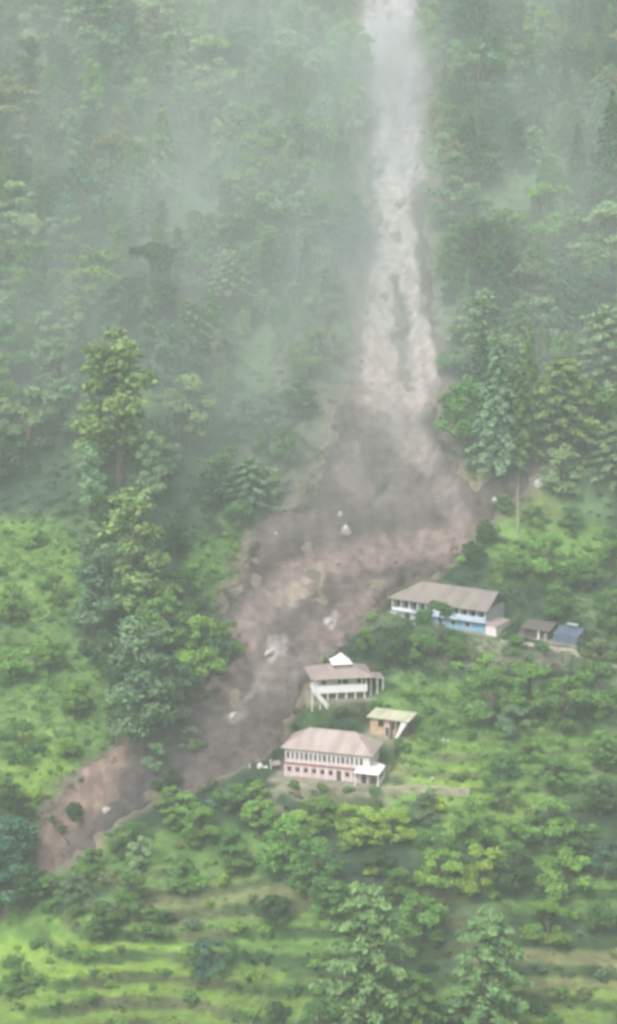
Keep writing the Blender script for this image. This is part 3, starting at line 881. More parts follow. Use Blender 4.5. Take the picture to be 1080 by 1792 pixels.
for a in [
    (708, 482, .95, 1.1, 'bright white boulder where the pale mud chute forks in two'),
    (668, 326, .5, .5, 'small white boulder just under the dust cloud'),
    (736, 620, .5, .8, 'small white boulder high on the broad pale mud lobe'),
    (741, 645, .55, 1.1, 'upright white boulder at the edge of the broad pale mud lobe'),
    (606, 935, 1.3, 1.6, 'pale slab-like boulder at the foot of the dark slide face'),
    (596, 905, .7, .9, 'small pale boulder just above the slab-like one'),
    (483, 940, .35, .35, 'tiny white boulder at the tree-side edge of the slide'),
    (942, 850, 1.2, 1.3, 'pale grey boulder at the top of the grassy ridge'),
    (865, 885, .9, 1.3, 'grey boulder standing on the rocky spill beside the grassy ridge'),
    (186, 1424, .95, .7, 'white boulder on the dark mud beside the red earth bank'),
    (757, 1366, .55, .6, 'white stone on the grass beside the footpath by the pink building'),
    (724, 1094, .45, .5, 'white stone below the white end of the blue building'),
]: rock(*a)
for k, x in enumerate((759, 767, 776, 784)):
    rock(x, 1296 + (k % 2), .36, .4, ['first', 'second', 'third', 'last'][k] + ' of four small white stones lined up on the terrace, counted from the hut', name='white_stone', cat='stone', group='four white stones on the terrace')
BL = [(575, 1092, 1.6, 'long pale boulder lying on the pink mud above the shrine'), (474, 1150, 1.4, 'pale boulder at the narrowing of the pink mud'), (410, 1255, 1.2, 'pale brown boulder low in the slide above the pink building')]
for (x, y, s, lb) in BL:
    o = rock(x, y, s, s * .6, lb, pale=True); o.scale = (s * .55, s * 1.5, s * .6); o.rotation_euler = (0, 0, -.6)

# --- broken white wall at the slide edge, beside the pink building
p = cast(452, 1345, h)
Fb = (p, .2, 3, slide_z(p[0], p[1]))
b7 = empty('ruined_wall', Fb, 'broken white wall stubs in the mud at the end of the pink building', 'ruin')
MB().add([(-.2, 0, -.8), (2.0, 0, -.8), (1.8, 0, .5), (1.1, 0, .2), (.6, 0, 1.1), (-.1, 0, .9), (-.2, .3, -.8), (2.0, .3, -.8), (1.8, .3, .5), (1.1, .3, .2), (.6, .3, 1.1), (-.1, .3, .9)],
         [(0, 1, 2, 3, 4, 5), (11, 10, 9, 8, 7, 6), (0, 6, 7, 1), (1, 7, 8, 2), (2, 8, 9, 3), (3, 9, 10, 4), (4, 10, 11, 5), (5, 11, 6, 0)]).build('wall_stub', M_white, b7)
MB().bar((2.6, .2, -.8), (2.4, .1, 1.7), .1).build('post', M_white, b7)
MB().bar((-1.4, .5, -.8), (-1.7, .4, .9), .1).build('post', M_white, b7)
MB().slab([(2.8, .4, .2), (4.6, .2, .5), (4.5, 1.6, .9), (2.9, 1.8, .7)], .06).build('roof_sheet', M_roof3, b7)

# --- toppled trees along the torn edges of the slide
FT = [(596, 640, 1.9, 9, 'beside the broad pale mud lobe, on its tree side'), (560, 790, 2.6, 10, 'just above the dark slide face, on its tree side'), (500, 905, .3, 8, 'at the upper corner of the fan, beside the trees'),
      (430, 985, 1.2, 8, 'at the outer bend of the pink mud'), (420, 1075, 2.2, 7, 'at the outer edge of the pink mud, below the bend'), (790, 760, -1.2, 10, 'at the foot of the dark conifers'),
      (835, 930, -.5, 7, 'where the rocky spill meets the woods above the blue building'), (345, 1235, .8, 6, 'near the grey tree group above the lower slide'), (200, 1290, 1.9, 6, 'across the top of the red earth bank'),
      (330, 1395, .3, 6, 'at the lower edge of the slide below the ruined wall'), (120, 1480, 2.4, 6, 'at the lowest tip of the red earth bank'), (650, 880, .9, 7, 'half buried in the middle of the dark slide face')]
rg = np.random.default_rng(31)
for (fx, fy, a, ln_, where) in FT:
    p = cast(fx, fy, h); zz = slide_z(p[0], p[1])
    o = bpy.data.objects.new('fallen_tree', None); C.objects.link(o); ca, sa = math.cos(a), math.sin(a)
    ze = slide_z(p[0] + ca * ln_, p[1] + sa * ln_)
    o.location = (p[0], p[1], zz + .15); o.rotation_euler = (0, -math.atan2(ze - zz, ln_), a)
    tag(o, 'toppled tree ' + where, 'fallen tree', 'toppled trees in the slide')
    tb = [tube([(0, 0, 0), (ln_ * .5, .1, .15), (ln_, 0, .2)], [.24, .18, .06])]
    for k in range(7):
        x = ln_ * (.3 + .1 * k); tb.append(tube([(x, 0, .2), (x + 1.0, rg.uniform(-1.2, 1.2), rg.uniform(.3, 1.2))], [.07, .02], 4))
    for k in range(6): tb.append(tube([(0, 0, 0), (-.6, rg.uniform(-.6, .6), rg.uniform(-.2, .8))], [.09, .03], 4))
    v, f = join(tb); MB().add(v, f).build('trunk', M_bark, o)
    m = 260; t = rg.uniform(.35, 1.05, m)
    P = np.stack([t * ln_, rg.normal(0, .75, m) * (1.25 - t), .35 + np.abs(rg.normal(0, .5, m))], -1)
    V, Fq = leaves(P, rg.normal(0, 1, (m, 3)), .34, rg)
    cr = link('crown', np_mesh('toppled_crown', V, Fq, M_leaf, tones(m, rg)), (), o); cr.color = (.15, .17, .10, 1)

# --- rubble (uncountable) on the slide
rg = np.random.default_rng(5)
cand = np.argwhere(sm > 6)
pick = cand[rg.integers(0, len(cand), 1700)]
RV = []; RF = []; RC = []
cube = np.array([[-1, -1, -1], [1, -1, -1], [1, 1, -1], [-1, 1, -1], [-1, -1, 1], [1, -1, 1], [1, 1, 1], [-1, 1, 1]], float)
cf = np.array([(0, 3, 2, 1), (4, 5, 6, 7), (0, 1, 5, 4), (1, 2, 6, 5), (2, 3, 7, 6), (3, 0, 4, 7)])
for (j, i) in pick:
    if PADS and any(math.hypot(SX[j, i] - q[0], SY[j, i] - q[1]) < q[3] + 1 for q in PADS): continue
    s = .08 + .22 * rg.random() ** 3 + (.35 * rg.random() if rg.random() < .02 else 0)
    V = cube * rg.uniform(.5, 1.1, (8, 3)) * s; a = rg.uniform(0, 6.28); ca, sa = math.cos(a), math.sin(a)
    V = np.stack([V[:, 0] * ca - V[:, 1] * sa, V[:, 0] * sa + V[:, 1] * ca, V[:, 2] * .55], -1) + [SX[j, i] + rg.uniform(-.2, .2), SY[j, i] + rg.uniform(-.2, .2), SZ2[j, i] + s * .2]
    RF.append(cf + 8 * len(RV)); RV.append(V); RC.append(np.repeat((scol[j, i] * rg.uniform(.9, 1.45))[None, :], 8, 0))
me = np_mesh('rubble', np.concatenate(RV), np.concatenate(RF), M_slide, np.clip(np.concatenate(RC), .02, .8))
tag(link('rubble', me), 'loose mud lumps and broken rock strewn down the slide', 'rubble', kind='stuff')

# ------------------------------------------------------------------ plants placed by eye
BLOCK = [(470, 1215, 700, 1440), (515, 1130, 700, 1260), (640, 1225, 730, 1320), (680, 990, 900, 1135), (900, 1075, 1040, 1160)]
manual = [
 # kind, px, py(base), height, tint, wide
 ('lopped', 208, 850, 36, 'soft green', 1.4), ('lopped', 190, 990, 16, 'deep green', 1.4), ('lopped', 215, 1010, 15, 'grey-green', 1.5), ('broad', 215, 1230, 12, 'deep green', 1.1), ('broad', 180, 1180, 10, 'deep green', 1.2), ('lopped', 160, 905, 17, 'pale green', 1.1), ('lopped', 265, 885, 17, 'pale green', 1.1),
 ('lopped', 240, 1105, 30, 'soft green', 1.4), ('lopped', 165, 1120, 22, 'grey-green', 1.3), ('lopped', 250, 1330, 28, 'grey-green', 1.3), ('lopped', 300, 1280, 15, 'grey-green', 1.4), ('broad', 325, 1235, 8, 'green', 1.2), ('broad', 400, 1150, 8, 'green', 1.1),
 ('broad', 285, 1160, 15, 'green', 1.1), ('broad', 350, 1185, 14, 'fresh green', 1), ('broad', 375, 1170, 10, 'grey-green', .95), ('broad', 330, 1080, 11, 'green', .9),
 ('broad', 50, 800, 17, 'grey-green', 1.25), ('broad', 110, 770, 15, 'grey-green', 1.15), ('broad', 20, 660, 15, 'green', 1.1), ('broad', 90, 640, 14, 'pale green', 1.1), ('broad', 10, 840, 13, 'deep green', 1.2),
 ('feather', 440, 900, 14, 'grey-green', 1.35), ('broad', 395, 860, 11, 'green', 1.1), ('broad', 420, 930, 8, 'green', 1.1),
 ('conifer', 285, 340, 24, 'pale green', 1.1), ('conifer', 1060, 400, 36, 'deep green', 1.0), ('conifer', 1010, 360, 22, 'deep green', .9), ('conifer', 925, 240, 22, 'blue-green', .95), ('conifer', 990, 220, 20, 'deep green', 1.0),
 ('conifer', 1095, 330, 36, 'deep green', 1.0), ('conifer', 865, 830, 34, 'grey-green', .9), ('broad', 815, 800, 19, 'green', 1.0), ('conifer', 905, 815, 25, 'green', 1.0), ('broad', 870, 720, 20, 'grey-green', 1.0), ('lopped', 830, 680, 24, 'grey-green', 1.5), ('conifer', 925, 760, 26, 'green', .75), ('conifer', 840, 750, 24, 'blue-green', .95),
 ('feather', 985, 800, 24, 'soft green', 1.25), ('feather', 1060, 700, 24, 'pale green', 1.3), ('feather', 1075, 860, 17, 'grey-green', 1.3), ('broad', 1030, 780, 16, 'green', 1.2), ('broad', 1070, 1000, 10, 'green', 1.1),
 ('broad', 880, 470, 16, 'green', 1.2), ('broad', 950, 450, 20, 'fresh green', 1.1), ('broad', 1010, 470, 15, 'green', 1.1), ('broad', 830, 420, 12, 'green', 1.2), ('broad', 920, 560, 15, 'grey-green', 1.1),
 ('lopped', 925, 540, 16, 'grey-green', 1.2), ('broad', 500, 140, 15, 'pale green', 1.3), ('broad', 560, 330, 18, 'green', 1.0), ('broad', 330, 130, 14, 'pale green', 1.2), ('lopped', 550, 480, 20, 'grey-green', 1.4), 
 ('broad', 850, 960, 7, 'deep green', 1.0), ('broad', 900, 1020, 8, 'green', 1.3), ('broad', 960, 1010, 10, 'fresh green', 1.3), ('broad', 1020, 1040, 9, 'green', 1.2), ('broad', 975, 1085, 8, 'green', 1.3), ('broad', 1070, 1110, 10, 'green', 1.2),
 ('broad', 690, 1165, 8, 'deep green', 1.25), ('broad', 765, 1148, 12, 'green', 1.0), ('broad', 725, 1160, 6.5, 'green', 1.2), ('broad', 800, 1165, 6, 'green', 1.2), ('broad', 640, 1140, 4.5, 'green', 1.2),
 ('broad', 860, 1265, 11, 'green', 1.35), ('broad', 925, 1250, 11, 'fresh green', 1.3), ('broad', 985, 1280, 12, 'green', 1.4), ('broad', 850, 1200, 7, 'fresh green', 1.3), ('broad', 1050, 1240, 10, 'green', 1.3), ('broad', 900, 1290, 7, 'grey-green', 1.3),
 ('broad', 1040, 1180, 8, 'olive', 1.3), ('broad', 1035, 1150, 6, 'deep green', 1.3), ('shrub', 905, 1128, 2.6, 'green', 1.3), ('shrub', 950, 1140, 2.2, 'green', 1.4), ('shrub', 655, 1390, 1.8, 'green', 1.3), ('shrub', 560, 1382, 1.6, 'fresh green', 1.5), ('shrub', 610, 1388, 1.5, 'green', 1.5), ('shrub', 515, 1378, 1.6, 'green', 1.4), ('shrub', 660, 1240, 2.0, 'green', 1.4), ('shrub', 600, 1250, 2.0, 'deep green', 1.6), ('shrub', 700, 1305, 1.8, 'green', 1.4), ('broad', 500, 1535, 12, 'fresh green', 1.2), ('broad', 550, 1575, 12, 'green', 1.2), ('broad', 640, 1480, 7.5, 'yellow-green', 1.7), ('broad', 690, 1475, 7, 'yellow-green', 1.5), ('broad', 560, 1455, 7, 'fresh green', 1.6),
 ('broad', 455, 1460, 7, 'fresh green', 1.5), ('broad', 740, 1440, 6.5, 'grey-green', 1.3), ('broad', 660, 1525, 4.5, 'deep green', 2.0), ('broad', 400, 1490, 5, 'green', 1.6), ('broad', 245, 1520, 6.5, 'pale green', 1.0), ('broad', 230, 1590, 7.5, 'green', 1.3),
 ('broad', 180, 1640, 7, 'green', 1.5), ('broad', 270, 1640, 6, 'green', 1.5), ('broad', 365, 1710, 7.5, 'blue-green', 1.3), ('broad', 20, 1540, 13, 'blue-green', 1.2), ('broad', 55, 1590, 9, 'deep green', 1.1), ('broad', -10, 1610, 13, 'blue-green', 1.2),
 ('broad', 25, 1460, 9, 'deep green', 1.2), ('broad', 130, 1580, 6, 'grey-green', 1.2), ('broad', 320, 1560, 6, 'green', 1.3), ('broad', 350, 1480, 8, 'fresh green', 1.5), ('broad', 520, 1470, 6, 'yellow-green', 1.5), ('broad', 610, 1450, 5, 'yellow-green', 1.6), ('broad', 420, 1530, 6, 'green', 1.5), ('broad', 580, 1610, 8, 'green', 1.3), ('broad', 760, 1500, 6, 'green', 1.6), ('broad', 820, 1475, 8, 'fresh green', 1.6), ('broad', 700, 1580, 7, 'green', 1.4), ('broad', 480, 1620, 6, 'deep green', 1.6), ('broad', 900, 1500, 8, 'fresh green', 1.6), ('broad', 1000, 1500, 7, 'green', 1.5), ('broad', 1050, 1640, 7, 'green', 1.3), ('broad', 870, 1370, 6, 'green', 1.6), ('broad', 970, 1380, 7, 'green', 1.5), ('broad', 1060, 1350, 7, 'green', 1.5), ('broad', 930, 1330, 5, 'fresh green', 1.5), ('broad', 300, 1450, 4.5, 'fresh green', 1.5),
 ('feather', 640, 1815, 28, 'soft green', .95), ('feather', 850, 1815, 24, 'soft green', .95), ('feather', 730, 1840, 15, 'green', 1.2), ('broad', 560, 1840, 9, 'green', 1.3), ('broad', 900, 1560, 9, 'deep green', 1.3), ('broad', 840, 1560, 9, 'yellow-green', 1.4),
 ('broad', 990, 1575, 10, 'fresh green', 1.3), ('broad', 1060, 1540, 8, 'blue-green', 1.3), ('broad', 960, 1475, 9, 'fresh green', 1.4), ('broad', 1050, 1430, 8, 'deep green', 1.4), ('broad', 880, 1420, 6, 'green', 1.5), ('broad', 770, 1565, 9, 'fresh green', 1.4),
 ('broad', 735, 1650, 9, 'fresh green', 1.6), ('broad', 960, 1650, 8, 'fresh green', 1.4), ('shrub', 945, 1775, 3.4, 'deep green', 1.1), ('broad', 20, 1200, 9, 'fresh green', 1.3), ('broad', 85, 1180, 8, 'fresh green', 1.2), ('broad', 130, 1260, 8, 'fresh green', 1.1),
 ('broad', 40, 1330, 8, 'green', 1.3), ('broad', 20, 1090, 9, 'fresh green', 1.2), ('broad', 100, 1060, 7, 'green', 1.2), ('broad', 10, 1420, 7, 'green', 1.2), ('broad', 120, 1330, 5, 'fresh green', 1.2), ('broad', 60, 960, 5, 'fresh green', 1.5), ('broad', 30, 1740, 5, 'green', 1.5),
]
manual += [
 ('broad', 575, 430, 15, 'green', 1.0), ('broad', 565, 560, 14, 'grey-green', 1.0), ('broad', 545, 660, 12, 'green', 1.1), ('broad', 520, 745, 11, 'deep green', 1.1), ('broad', 500, 820, 10, 'green', 1.1), ('broad', 470, 880, 9, 'grey-green', 1.1),
 ('broad', 585, 640, 9, 'olive', 1.0), ('lopped', 600, 470, 15, 'deep green', 1.3), ('conifer', 600, 330, 18, 'blue-green', 1.0), ('broad', 540, 880, 6, 'olive', 1.1),
 ('broad', 795, 260, 12, 'green', 1.1), ('broad', 800, 350, 13, 'grey-green', 1.0), ('broad', 790, 450, 12, 'green', 1.0), ('broad', 800, 540, 12, 'deep green', 1.0), ('broad', 800, 660, 13, 'green', 1.0), ('broad', 800, 740, 9, 'deep green', 1.1),
 ('broad', 330, 1440, 6, 'fresh green', 1.4), ('broad', 405, 1420, 6, 'green', 1.5), ('broad', 235, 1490, 6, 'green', 1.3), ('broad', 160, 1535, 6, 'green', 1.3), ('broad', 90, 1590, 7, 'green', 1.2), ('broad', 335, 1320, 6, 'grey-green', 1.1), ('broad', 290, 1385, 5.5, 'deep green', 1.2), ('broad', 270, 1350, 6, 'grey-green', 1.1), ('broad', 300, 1425, 6, 'green', 1.3), ('broad', 205, 1500, 6, 'green', 1.2),
 ('broad', 130, 1440, 4.5, 'deep green', 1.1), ('broad', 880, 900, 5, 'green', 1.4), ('broad', 940, 920, 5, 'fresh green', 1.5), ('broad', 1000, 930, 6, 'green', 1.4), ('broad', 450, 1400, 4, 'fresh green', 1.6), ('broad', 830, 990, 6, 'deep green', 1.3),
]
for a in manual: plant(*a)

# bare thin tree standing at the ridge
p = cast(905, 936, h)
o = bpy.data.objects.new('bare_tree', None); C.objects.link(o); o.location = (p[0], p[1], float(h(p[0], p[1])) - .2)
tag(o, 'thin nearly bare tree standing alone between the rocky spill and the grassy ridge', 'tree')
tb = [tube([(0, 0, -.5), (.1, 0, 4), (-.15, 0, 9), (.05, 0, 14.5)], [.24, .2, .14, .05])]
for z, dx in ((3, 1.1), (4, -1.2), (7.5, .9), (9, -.8), (11.5, .6), (12.6, -.5)): tb.append(tube([(0, 0, z), (dx, .2, z + .9)], [.07, .02], 4))
v, f = join(tb); MB().add(v, f).build('trunk', paint('pale_bark', (.42, .38, .34)), o)
rg = np.random.default_rng(77)
P = np.concatenate([np.array([dx, .2, z]) + rg.normal(0, .38, (60, 3)) for z, dx in ((3.9, 1.1), (4.9, -1.2), (8.2, .9), (9.7, -.8), (12.2, .4), (13.4, -.2), (14.2, 0))])
V, Fq = leaves(P, np.tile([0, 0, 1.], (len(P), 1)), .26, rg)
cr = link('crown', np_mesh('bare_crown', V, Fq, M_leaf, tones(len(P), rg)), (), o); cr.color = (.13, .15, .08, 1)

# leaning pale sapling at the very bottom
p = cast(432, 1800, h)
o = bpy.data.objects.new('bare_sapling', None); C.objects.link(o); o.location = (p[0], p[1], float(h(p[0], p[1])) - .2)
tag(o, 'thin pale leafless sapling leaning over the lowest terrace', 'sapling')
v, f = join([tube([(0, 0, -.4), (1.6, 0, 3.4), (3.8, 0, 8.2)], [.07, .055, .02], 5), tube([(1.6, 0, 3.4), (1.2, .2, 5.2)], [.03, .015], 4), tube([(2.6, 0, 5.6), (3.7, .2, 6.3)], [.03, .015], 4)])
MB().add(v, f).build('stem', paint('pale_stem', (.45, .45, .36)), o)

# ------------------------------------------------------------------ forest and shrubs
def cell_ok(x, y, r, store):
    k = (int(x // 4), int(y // 4))
    for i in (-2, -1, 0, 1, 2):
        for j in (-2, -1, 0, 1, 2):
            for (a, b, q) in store.get((k[0] + i, k[1] + j), ()):
                if (a - x) ** 2 + (b - y) ** 2 < (.5 * (r + q)) ** 2: return False
    store.setdefault(k, []).append((x, y, r)); return True
store = {}
for (o, kind, px, py, H, t) in PLANTS:
    cell_ok(o.location.x, o.location.y, .1, store); store.setdefault((int(o.location.x // 4), int(o.location.y // 4)), []).append((o.location.x, o.location.y, H * .38))
OPEN = [(50, 850, 100, 50), (350, 830, 55, 40), (60, 1000, 130, 130), (70, 1250, 130, 170), (880, 370, 60, 40), (330, 400, 70, 40), (900, 880, 80, 70), (740, 1225, 90, 40), (380, 560, 70, 30), (455, 660, 60, 50), (230, 620, 30, 200), (460, 230, 60, 40), (700, 560, 85, 320), (205, 210, 40, 50)]
N = 60000
wx = rng.uniform(-105, 105, N); wy = rng.uniform(285, 625, N)
wz = h(wx, wy); ppx, ppy = project(wx, wy, wz); smk = slide_mask(ppx, ppy)
thin = fbm(wx, wy, 30, 201)
cnt = {'broad': sum(1 for q in PLANTS if q[1] == 'broad'), 'conifer': 0, 'lopped': 0, 'shrub': 0, 'feather': 0}
for i in range(N):
    a, b = ppx[i], ppy[i]
    if not (-45 < a < 1125 and -70 < b < 1290): continue
    if smk[i] > -14 or (smk[i] > -30 and b > 500): continue
    if any(x0 - 20 < a < x1 + 10 and y0 - 10 < b < y1 + 90 for x0, y0, x1, y1 in BLOCK): continue
    if any(((a - q[0]) / q[2]) ** 2 + ((b - q[1]) / q[3]) ** 2 < 1 for q in OPEN): continue
    if b > 900 and random.random() < .965: continue
    if b > 900 and a > 500: continue
    kind = 'broad'
    u = random.random()
    if b < 700:
        if u < .04 + .10 * (a > 740): kind = 'conifer'
        elif u < .16: kind = 'lopped'
        elif u < .22: kind = 'feather'
    if cnt[kind] >= 295: continue
    H = {'broad': random.choice([random.uniform(8, 12), random.uniform(12, 19)]), 'conifer': random.uniform(12, 20), 'lopped': random.uniform(11, 18), 'feather': random.uniform(10, 15)}[kind]
    if b > 900: H *= .65
    if 380 < a < 560 and 550 < b < 900: H *= .6
    r = H * (.50 if kind == 'broad' else .34) * (1.0 + .35 * max(0, thin[i]))
    if not cell_ok(wx[i], wy[i], r, store): continue
    tint = random.choices(['deep green', 'green', 'grey-green', 'fresh green', 'blue-green', 'pale green', 'olive'], [2.2, 3, 3, 1.2, 1.6, 1.6, .8])[0]
    if kind == 'conifer': tint = random.choice(['grey-green', 'blue-green', 'green'])
    plant_at(kind, wx[i], wy[i], H, tint, random.uniform(1.0, 1.35) if kind == 'broad' else random.uniform(1, 1.3)); cnt[kind] += 1
print('TREES', cnt, len(PLANTS))
# shrubs on the lower half
e = .6
wx = rng.uniform(-75, 78, 40000); wy = rng.uniform(288, 430, 40000); wz = h(wx, wy)
sl = np.hypot(h(wx + e, wy) - h(wx - e, wy), h(wx, wy + e) - h(wx, wy - e)) / (2 * e)
ppx, ppy = project(wx, wy, wz); smk = slide_mask(ppx, ppy)
store2 = {}
for i in range(len(wx)):
    a, b = ppx[i], ppy[i]
    if cnt['shrub'] >= 296: break
    if not (-20 < a < 1100 and 930 < b < 1830) or smk[i] > -14: continue
    if any(x0 - 8 < a < x1 + 6 and y0 < b < y1 - 12 for x0, y0, x1, y1 in BLOCK): continue
    if any(x0 - 8 < a < x1 + 6 and y1 - 12 <= b < y1 + 20 for x0, y0, x1, y1 in BLOCK) and random.random() < .8: continue
    if sl[i] < .75 and random.random() < .9 and b > 1300: continue
    H = random.uniform(1.3, 3.2)
    if not cell_ok(wx[i], wy[i], H * 1.5, store2): continue
    tint = random.choices(['green', 'fresh green', 'yellow-green', 'deep green', 'olive', 'grey-green'], [3, 3, 1.6, .7, 1, 1.4])[0]
    if b < 1400: tint = random.choice(['green', 'fresh green']); H = min(H, 2.3)
    if b < 1400 and a < 230 and random.random() < .6: continue
    plant_at('shrub', wx[i], wy[i], H, tint, random.uniform(.9, 1.4)); cnt['shrub'] += 1

# ------------------------------------------------------------------ undergrowth (uncountable)
rg = np.random.default_rng(21)
def undergrowth(nm, npts, per, region, name, label, size, hmul):
    x = rg.uniform(region[0], region[1], npts); y = rg.uniform(region[2], region[3], npts)
    z = h(x, y); a, b = project(x, y, z); m = slide_mask(a, b)
    s_ = np.hypot(h(x + e, y) - h(x - e, y), h(x, y + e) - h(x, y - e)) / (2 * e)
    ok = (a > -60) & (a < 1140) & (b > -120) & (b < 1860) & (m < -6 + 34 * rg.random(npts) ** 3)
    low = sstep(1280, 1400, b)
    keep_p = np.where(low > .5, np.where(s_ > .8, 1.0, .10), .8)
    for q in COVER:
        if q[4] in (MEADOW, LIME, DRY, YARD):
            ins = ((a - q[0]) / q[2]) ** 2 + ((b - q[1]) / q[3]) ** 2 < 1
            keep_p = np.where(ins & (low < .5), np.minimum(keep_p, .9), keep_p)
    ok &= rg.random(npts) < keep_p
    for q in PADS:
        c_, s2 = math.cos(q[5]), math.sin(q[5]); u = (x - q[0]) * c_ + (y - q[1]) * s2; v = -(x - q[0]) * s2 + (y - q[1]) * c_
        ok &= ~((np.abs(u) < q[3] + 1.5) & (np.abs(v) < q[4] + 1.5))
    x, y, z, b, low = x[ok], y[ok], z[ok], b[ok], low[ok]
    n = len(x); rad = rg.uniform(.5, 1.5, n) * np.where(low > .5, .6, 1.0)
    d = rg.normal(0, 1, (n, per, 3)); d[..., 2] = np.abs(d[..., 2]) - .15; d /= np.linalg.norm(d, axis=2, keepdims=True)
    P = np.stack([x, y, z], -1)[:, None, :] + d * (rad[:, None, None] * rg.uniform(.6, 1.05, (n, per, 1))) * np.array([1, 1, hmul])
    Nn = d + np.array([0, 0, .4])
    V, Fq = leaves(P.reshape(-1, 3), Nn.reshape(-1, 3), size, rg, jitter=.5)
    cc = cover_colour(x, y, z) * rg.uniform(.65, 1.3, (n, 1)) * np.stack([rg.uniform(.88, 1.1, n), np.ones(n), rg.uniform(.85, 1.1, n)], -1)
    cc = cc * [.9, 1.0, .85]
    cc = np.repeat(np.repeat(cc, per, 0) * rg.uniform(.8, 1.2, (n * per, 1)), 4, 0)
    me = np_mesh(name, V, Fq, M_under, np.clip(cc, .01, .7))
    print(name, n, len(Fq))
    return tag(link(name, me), label, nm, kind='stuff')
undergrowth('undergrowth', 15000, 26, (-112, 112, 286, 640), 'undergrowth', 'dense low leafy undergrowth covering the hillside between the trees', .36, .8)
undergrowth('grass', 22000, 9, (-80, 82, 286, 420), 'long_grass', 'long grass and weeds growing on the terraces and banks', .24, .5)

# ------------------------------------------------------------------ haze, mist and dust
def vol_mat(name, dens, col, aniso=0.0):
    m = bpy.data.materials.new(name); m.use_nodes = True; nt = m.node_tree; nt.nodes.clear()
    out = nt.nodes.new('ShaderNodeOutputMaterial'); v = nt.nodes.new('ShaderNodeVolumePrincipled')
    v.inputs['Density'].default_value = dens; v.inputs['Color'].default_value = (*col, 1); v.inputs['Anisotropy'].default_value = aniso
    nt.links.new(v.outputs[0], out.inputs['Volume']); return m, nt, v
HM, _, _ = vol_mat('haze_air', 0.00052, (0.84, 0.95, 0.90))
MB().box(-960, 960, -320, 1460, -260, 330).build('haze', HM); tag(bpy.data.objects['haze'], 'pale monsoon haze filling the valley air', 'haze', kind='stuff')

def puff(name, label, cat, px, py, dist_off, rad, dens, col, rot=0.0, nscale=.08, seed=0.0):
    p = cast(px, py, h_mid); d = p / np.linalg.norm(p); c_ = p - d * dist_off
    import bmesh
    bm = bmesh.new(); bmesh.ops.create_icosphere(bm, subdivisions=3, radius=1)
    me = bpy.data.meshes.new(name); bm.to_mesh(me); bm.free()
    o = bpy.data.objects.new(name, me); C.objects.link(o); o.location = c_; o.scale = rad; o.rotation_euler = (rot, 0, 0)
    m, nt, v = vol_mat(name, dens, col)
    tc = nt.nodes.new('ShaderNodeTexCoord'); ln = nt.nodes.new('ShaderNodeVectorMath'); ln.operation = 'LENGTH'
    nt.links.new(tc.outputs['Object'], ln.inputs[0])
    mr = nt.nodes.new('ShaderNodeMapRange'); mr.interpolation_type = 'SMOOTHSTEP'
    mr.inputs['From Min'].default_value = 1.0; mr.inputs['From Max'].default_value = .25; mr.inputs['To Min'].default_value = 0; mr.inputs['To Max'].default_value = 1
    nt.links.new(ln.outputs['Value'], mr.inputs['Value'])
    no = nt.nodes.new('ShaderNodeTexNoise'); no.inputs['Scale'].default_value = nscale; no.inputs['Detail'].default_value = 3
    geo = nt.nodes.new('ShaderNodeNewGeometry'); ad = nt.nodes.new('ShaderNodeVectorMath'); ad.operation = 'ADD'; ad.inputs[1].default_value = (seed, seed * 2, 0)
    nt.links.new(geo.outputs['Position'], ad.inputs[0]); nt.links.new(ad.outputs[0], no.inputs['Vector'])
    m2 = nt.nodes.new('ShaderNodeMapRange'); m2.inputs['From Min'].default_value = .35; m2.inputs['From Max'].default_value = .7; m2.inputs['To Min'].default_value = .15; m2.inputs['To Max'].default_value = 1.6
    nt.links.new(no.outputs['Fac'], m2.inputs['Value'])
    mu = nt.nodes.new('ShaderNodeMath'); mu.operation = 'MULTIPLY'; mu2 = nt.nodes.new('ShaderNodeMath'); mu2.operation = 'MULTIPLY'; mu2.inputs[1].default_value = dens
    nt.links.new(mr.outputs[0], mu.inputs[0]); nt.links.new(m2.outputs[0], mu.inputs[1]); nt.links.new(mu.outputs[0], mu2.inputs[0]); nt.links.new(mu2.outputs[0], v.inputs['Density'])
    me.materials.append(m)
    return tag(o, label, cat, kind='stuff')
puff('dust_cloud', 'pale lilac dust rising off the top of the slide', 'dust', 700, 130, 5, (14, 13, 50), .055, (.86, .81, .89), R(-50), .12, 3)
puff('dust_cloud', 'thin brownish dust drifting over the middle of the slide', 'dust', 680, 640, 5, (20, 11, 36), .020, (.80, .75, .76), R(-50), .10, 5)
puff('dust_cloud', 'thin brownish dust hanging over the foot of the slide', 'dust', 600, 900, 6, (32, 9, 20), .020, (.77, .71, .72), R(-50), .10, 7)
puff('dust_cloud', 'thin pale dust drifting along the lower slide', 'dust', 480, 1080, 6, (24, 8, 16), .014, (.77, .71, .73), R(-50), .10, 11)
puff('dust_cloud', 'thin grey dust settling over the lowest part of the slide', 'dust', 310, 1300, 5, (20, 7, 12), .012, (.78, .71, .70), R(-55), .10, 13)
puff('mist_bank', 'wide mist hanging over the top of the slope', 'mist', 560, 230, 14, (170, 36, 125), .0135, (.82, .94, .89), R(-50), .03, 9)
puff('mist_bank', 'thin mist drifting among the trees beside the slide', 'mist', 190, 640, 12, (62, 26, 52), .005, (.82, .94, .90), R(-50), .04, 19)
puff('mist_bank', 'soft wide mist lying across the middle of the slope', 'mist', 540, 600, 12, (140, 26, 78), .0085, (.83, .93, .91), R(-50), .035, 23)

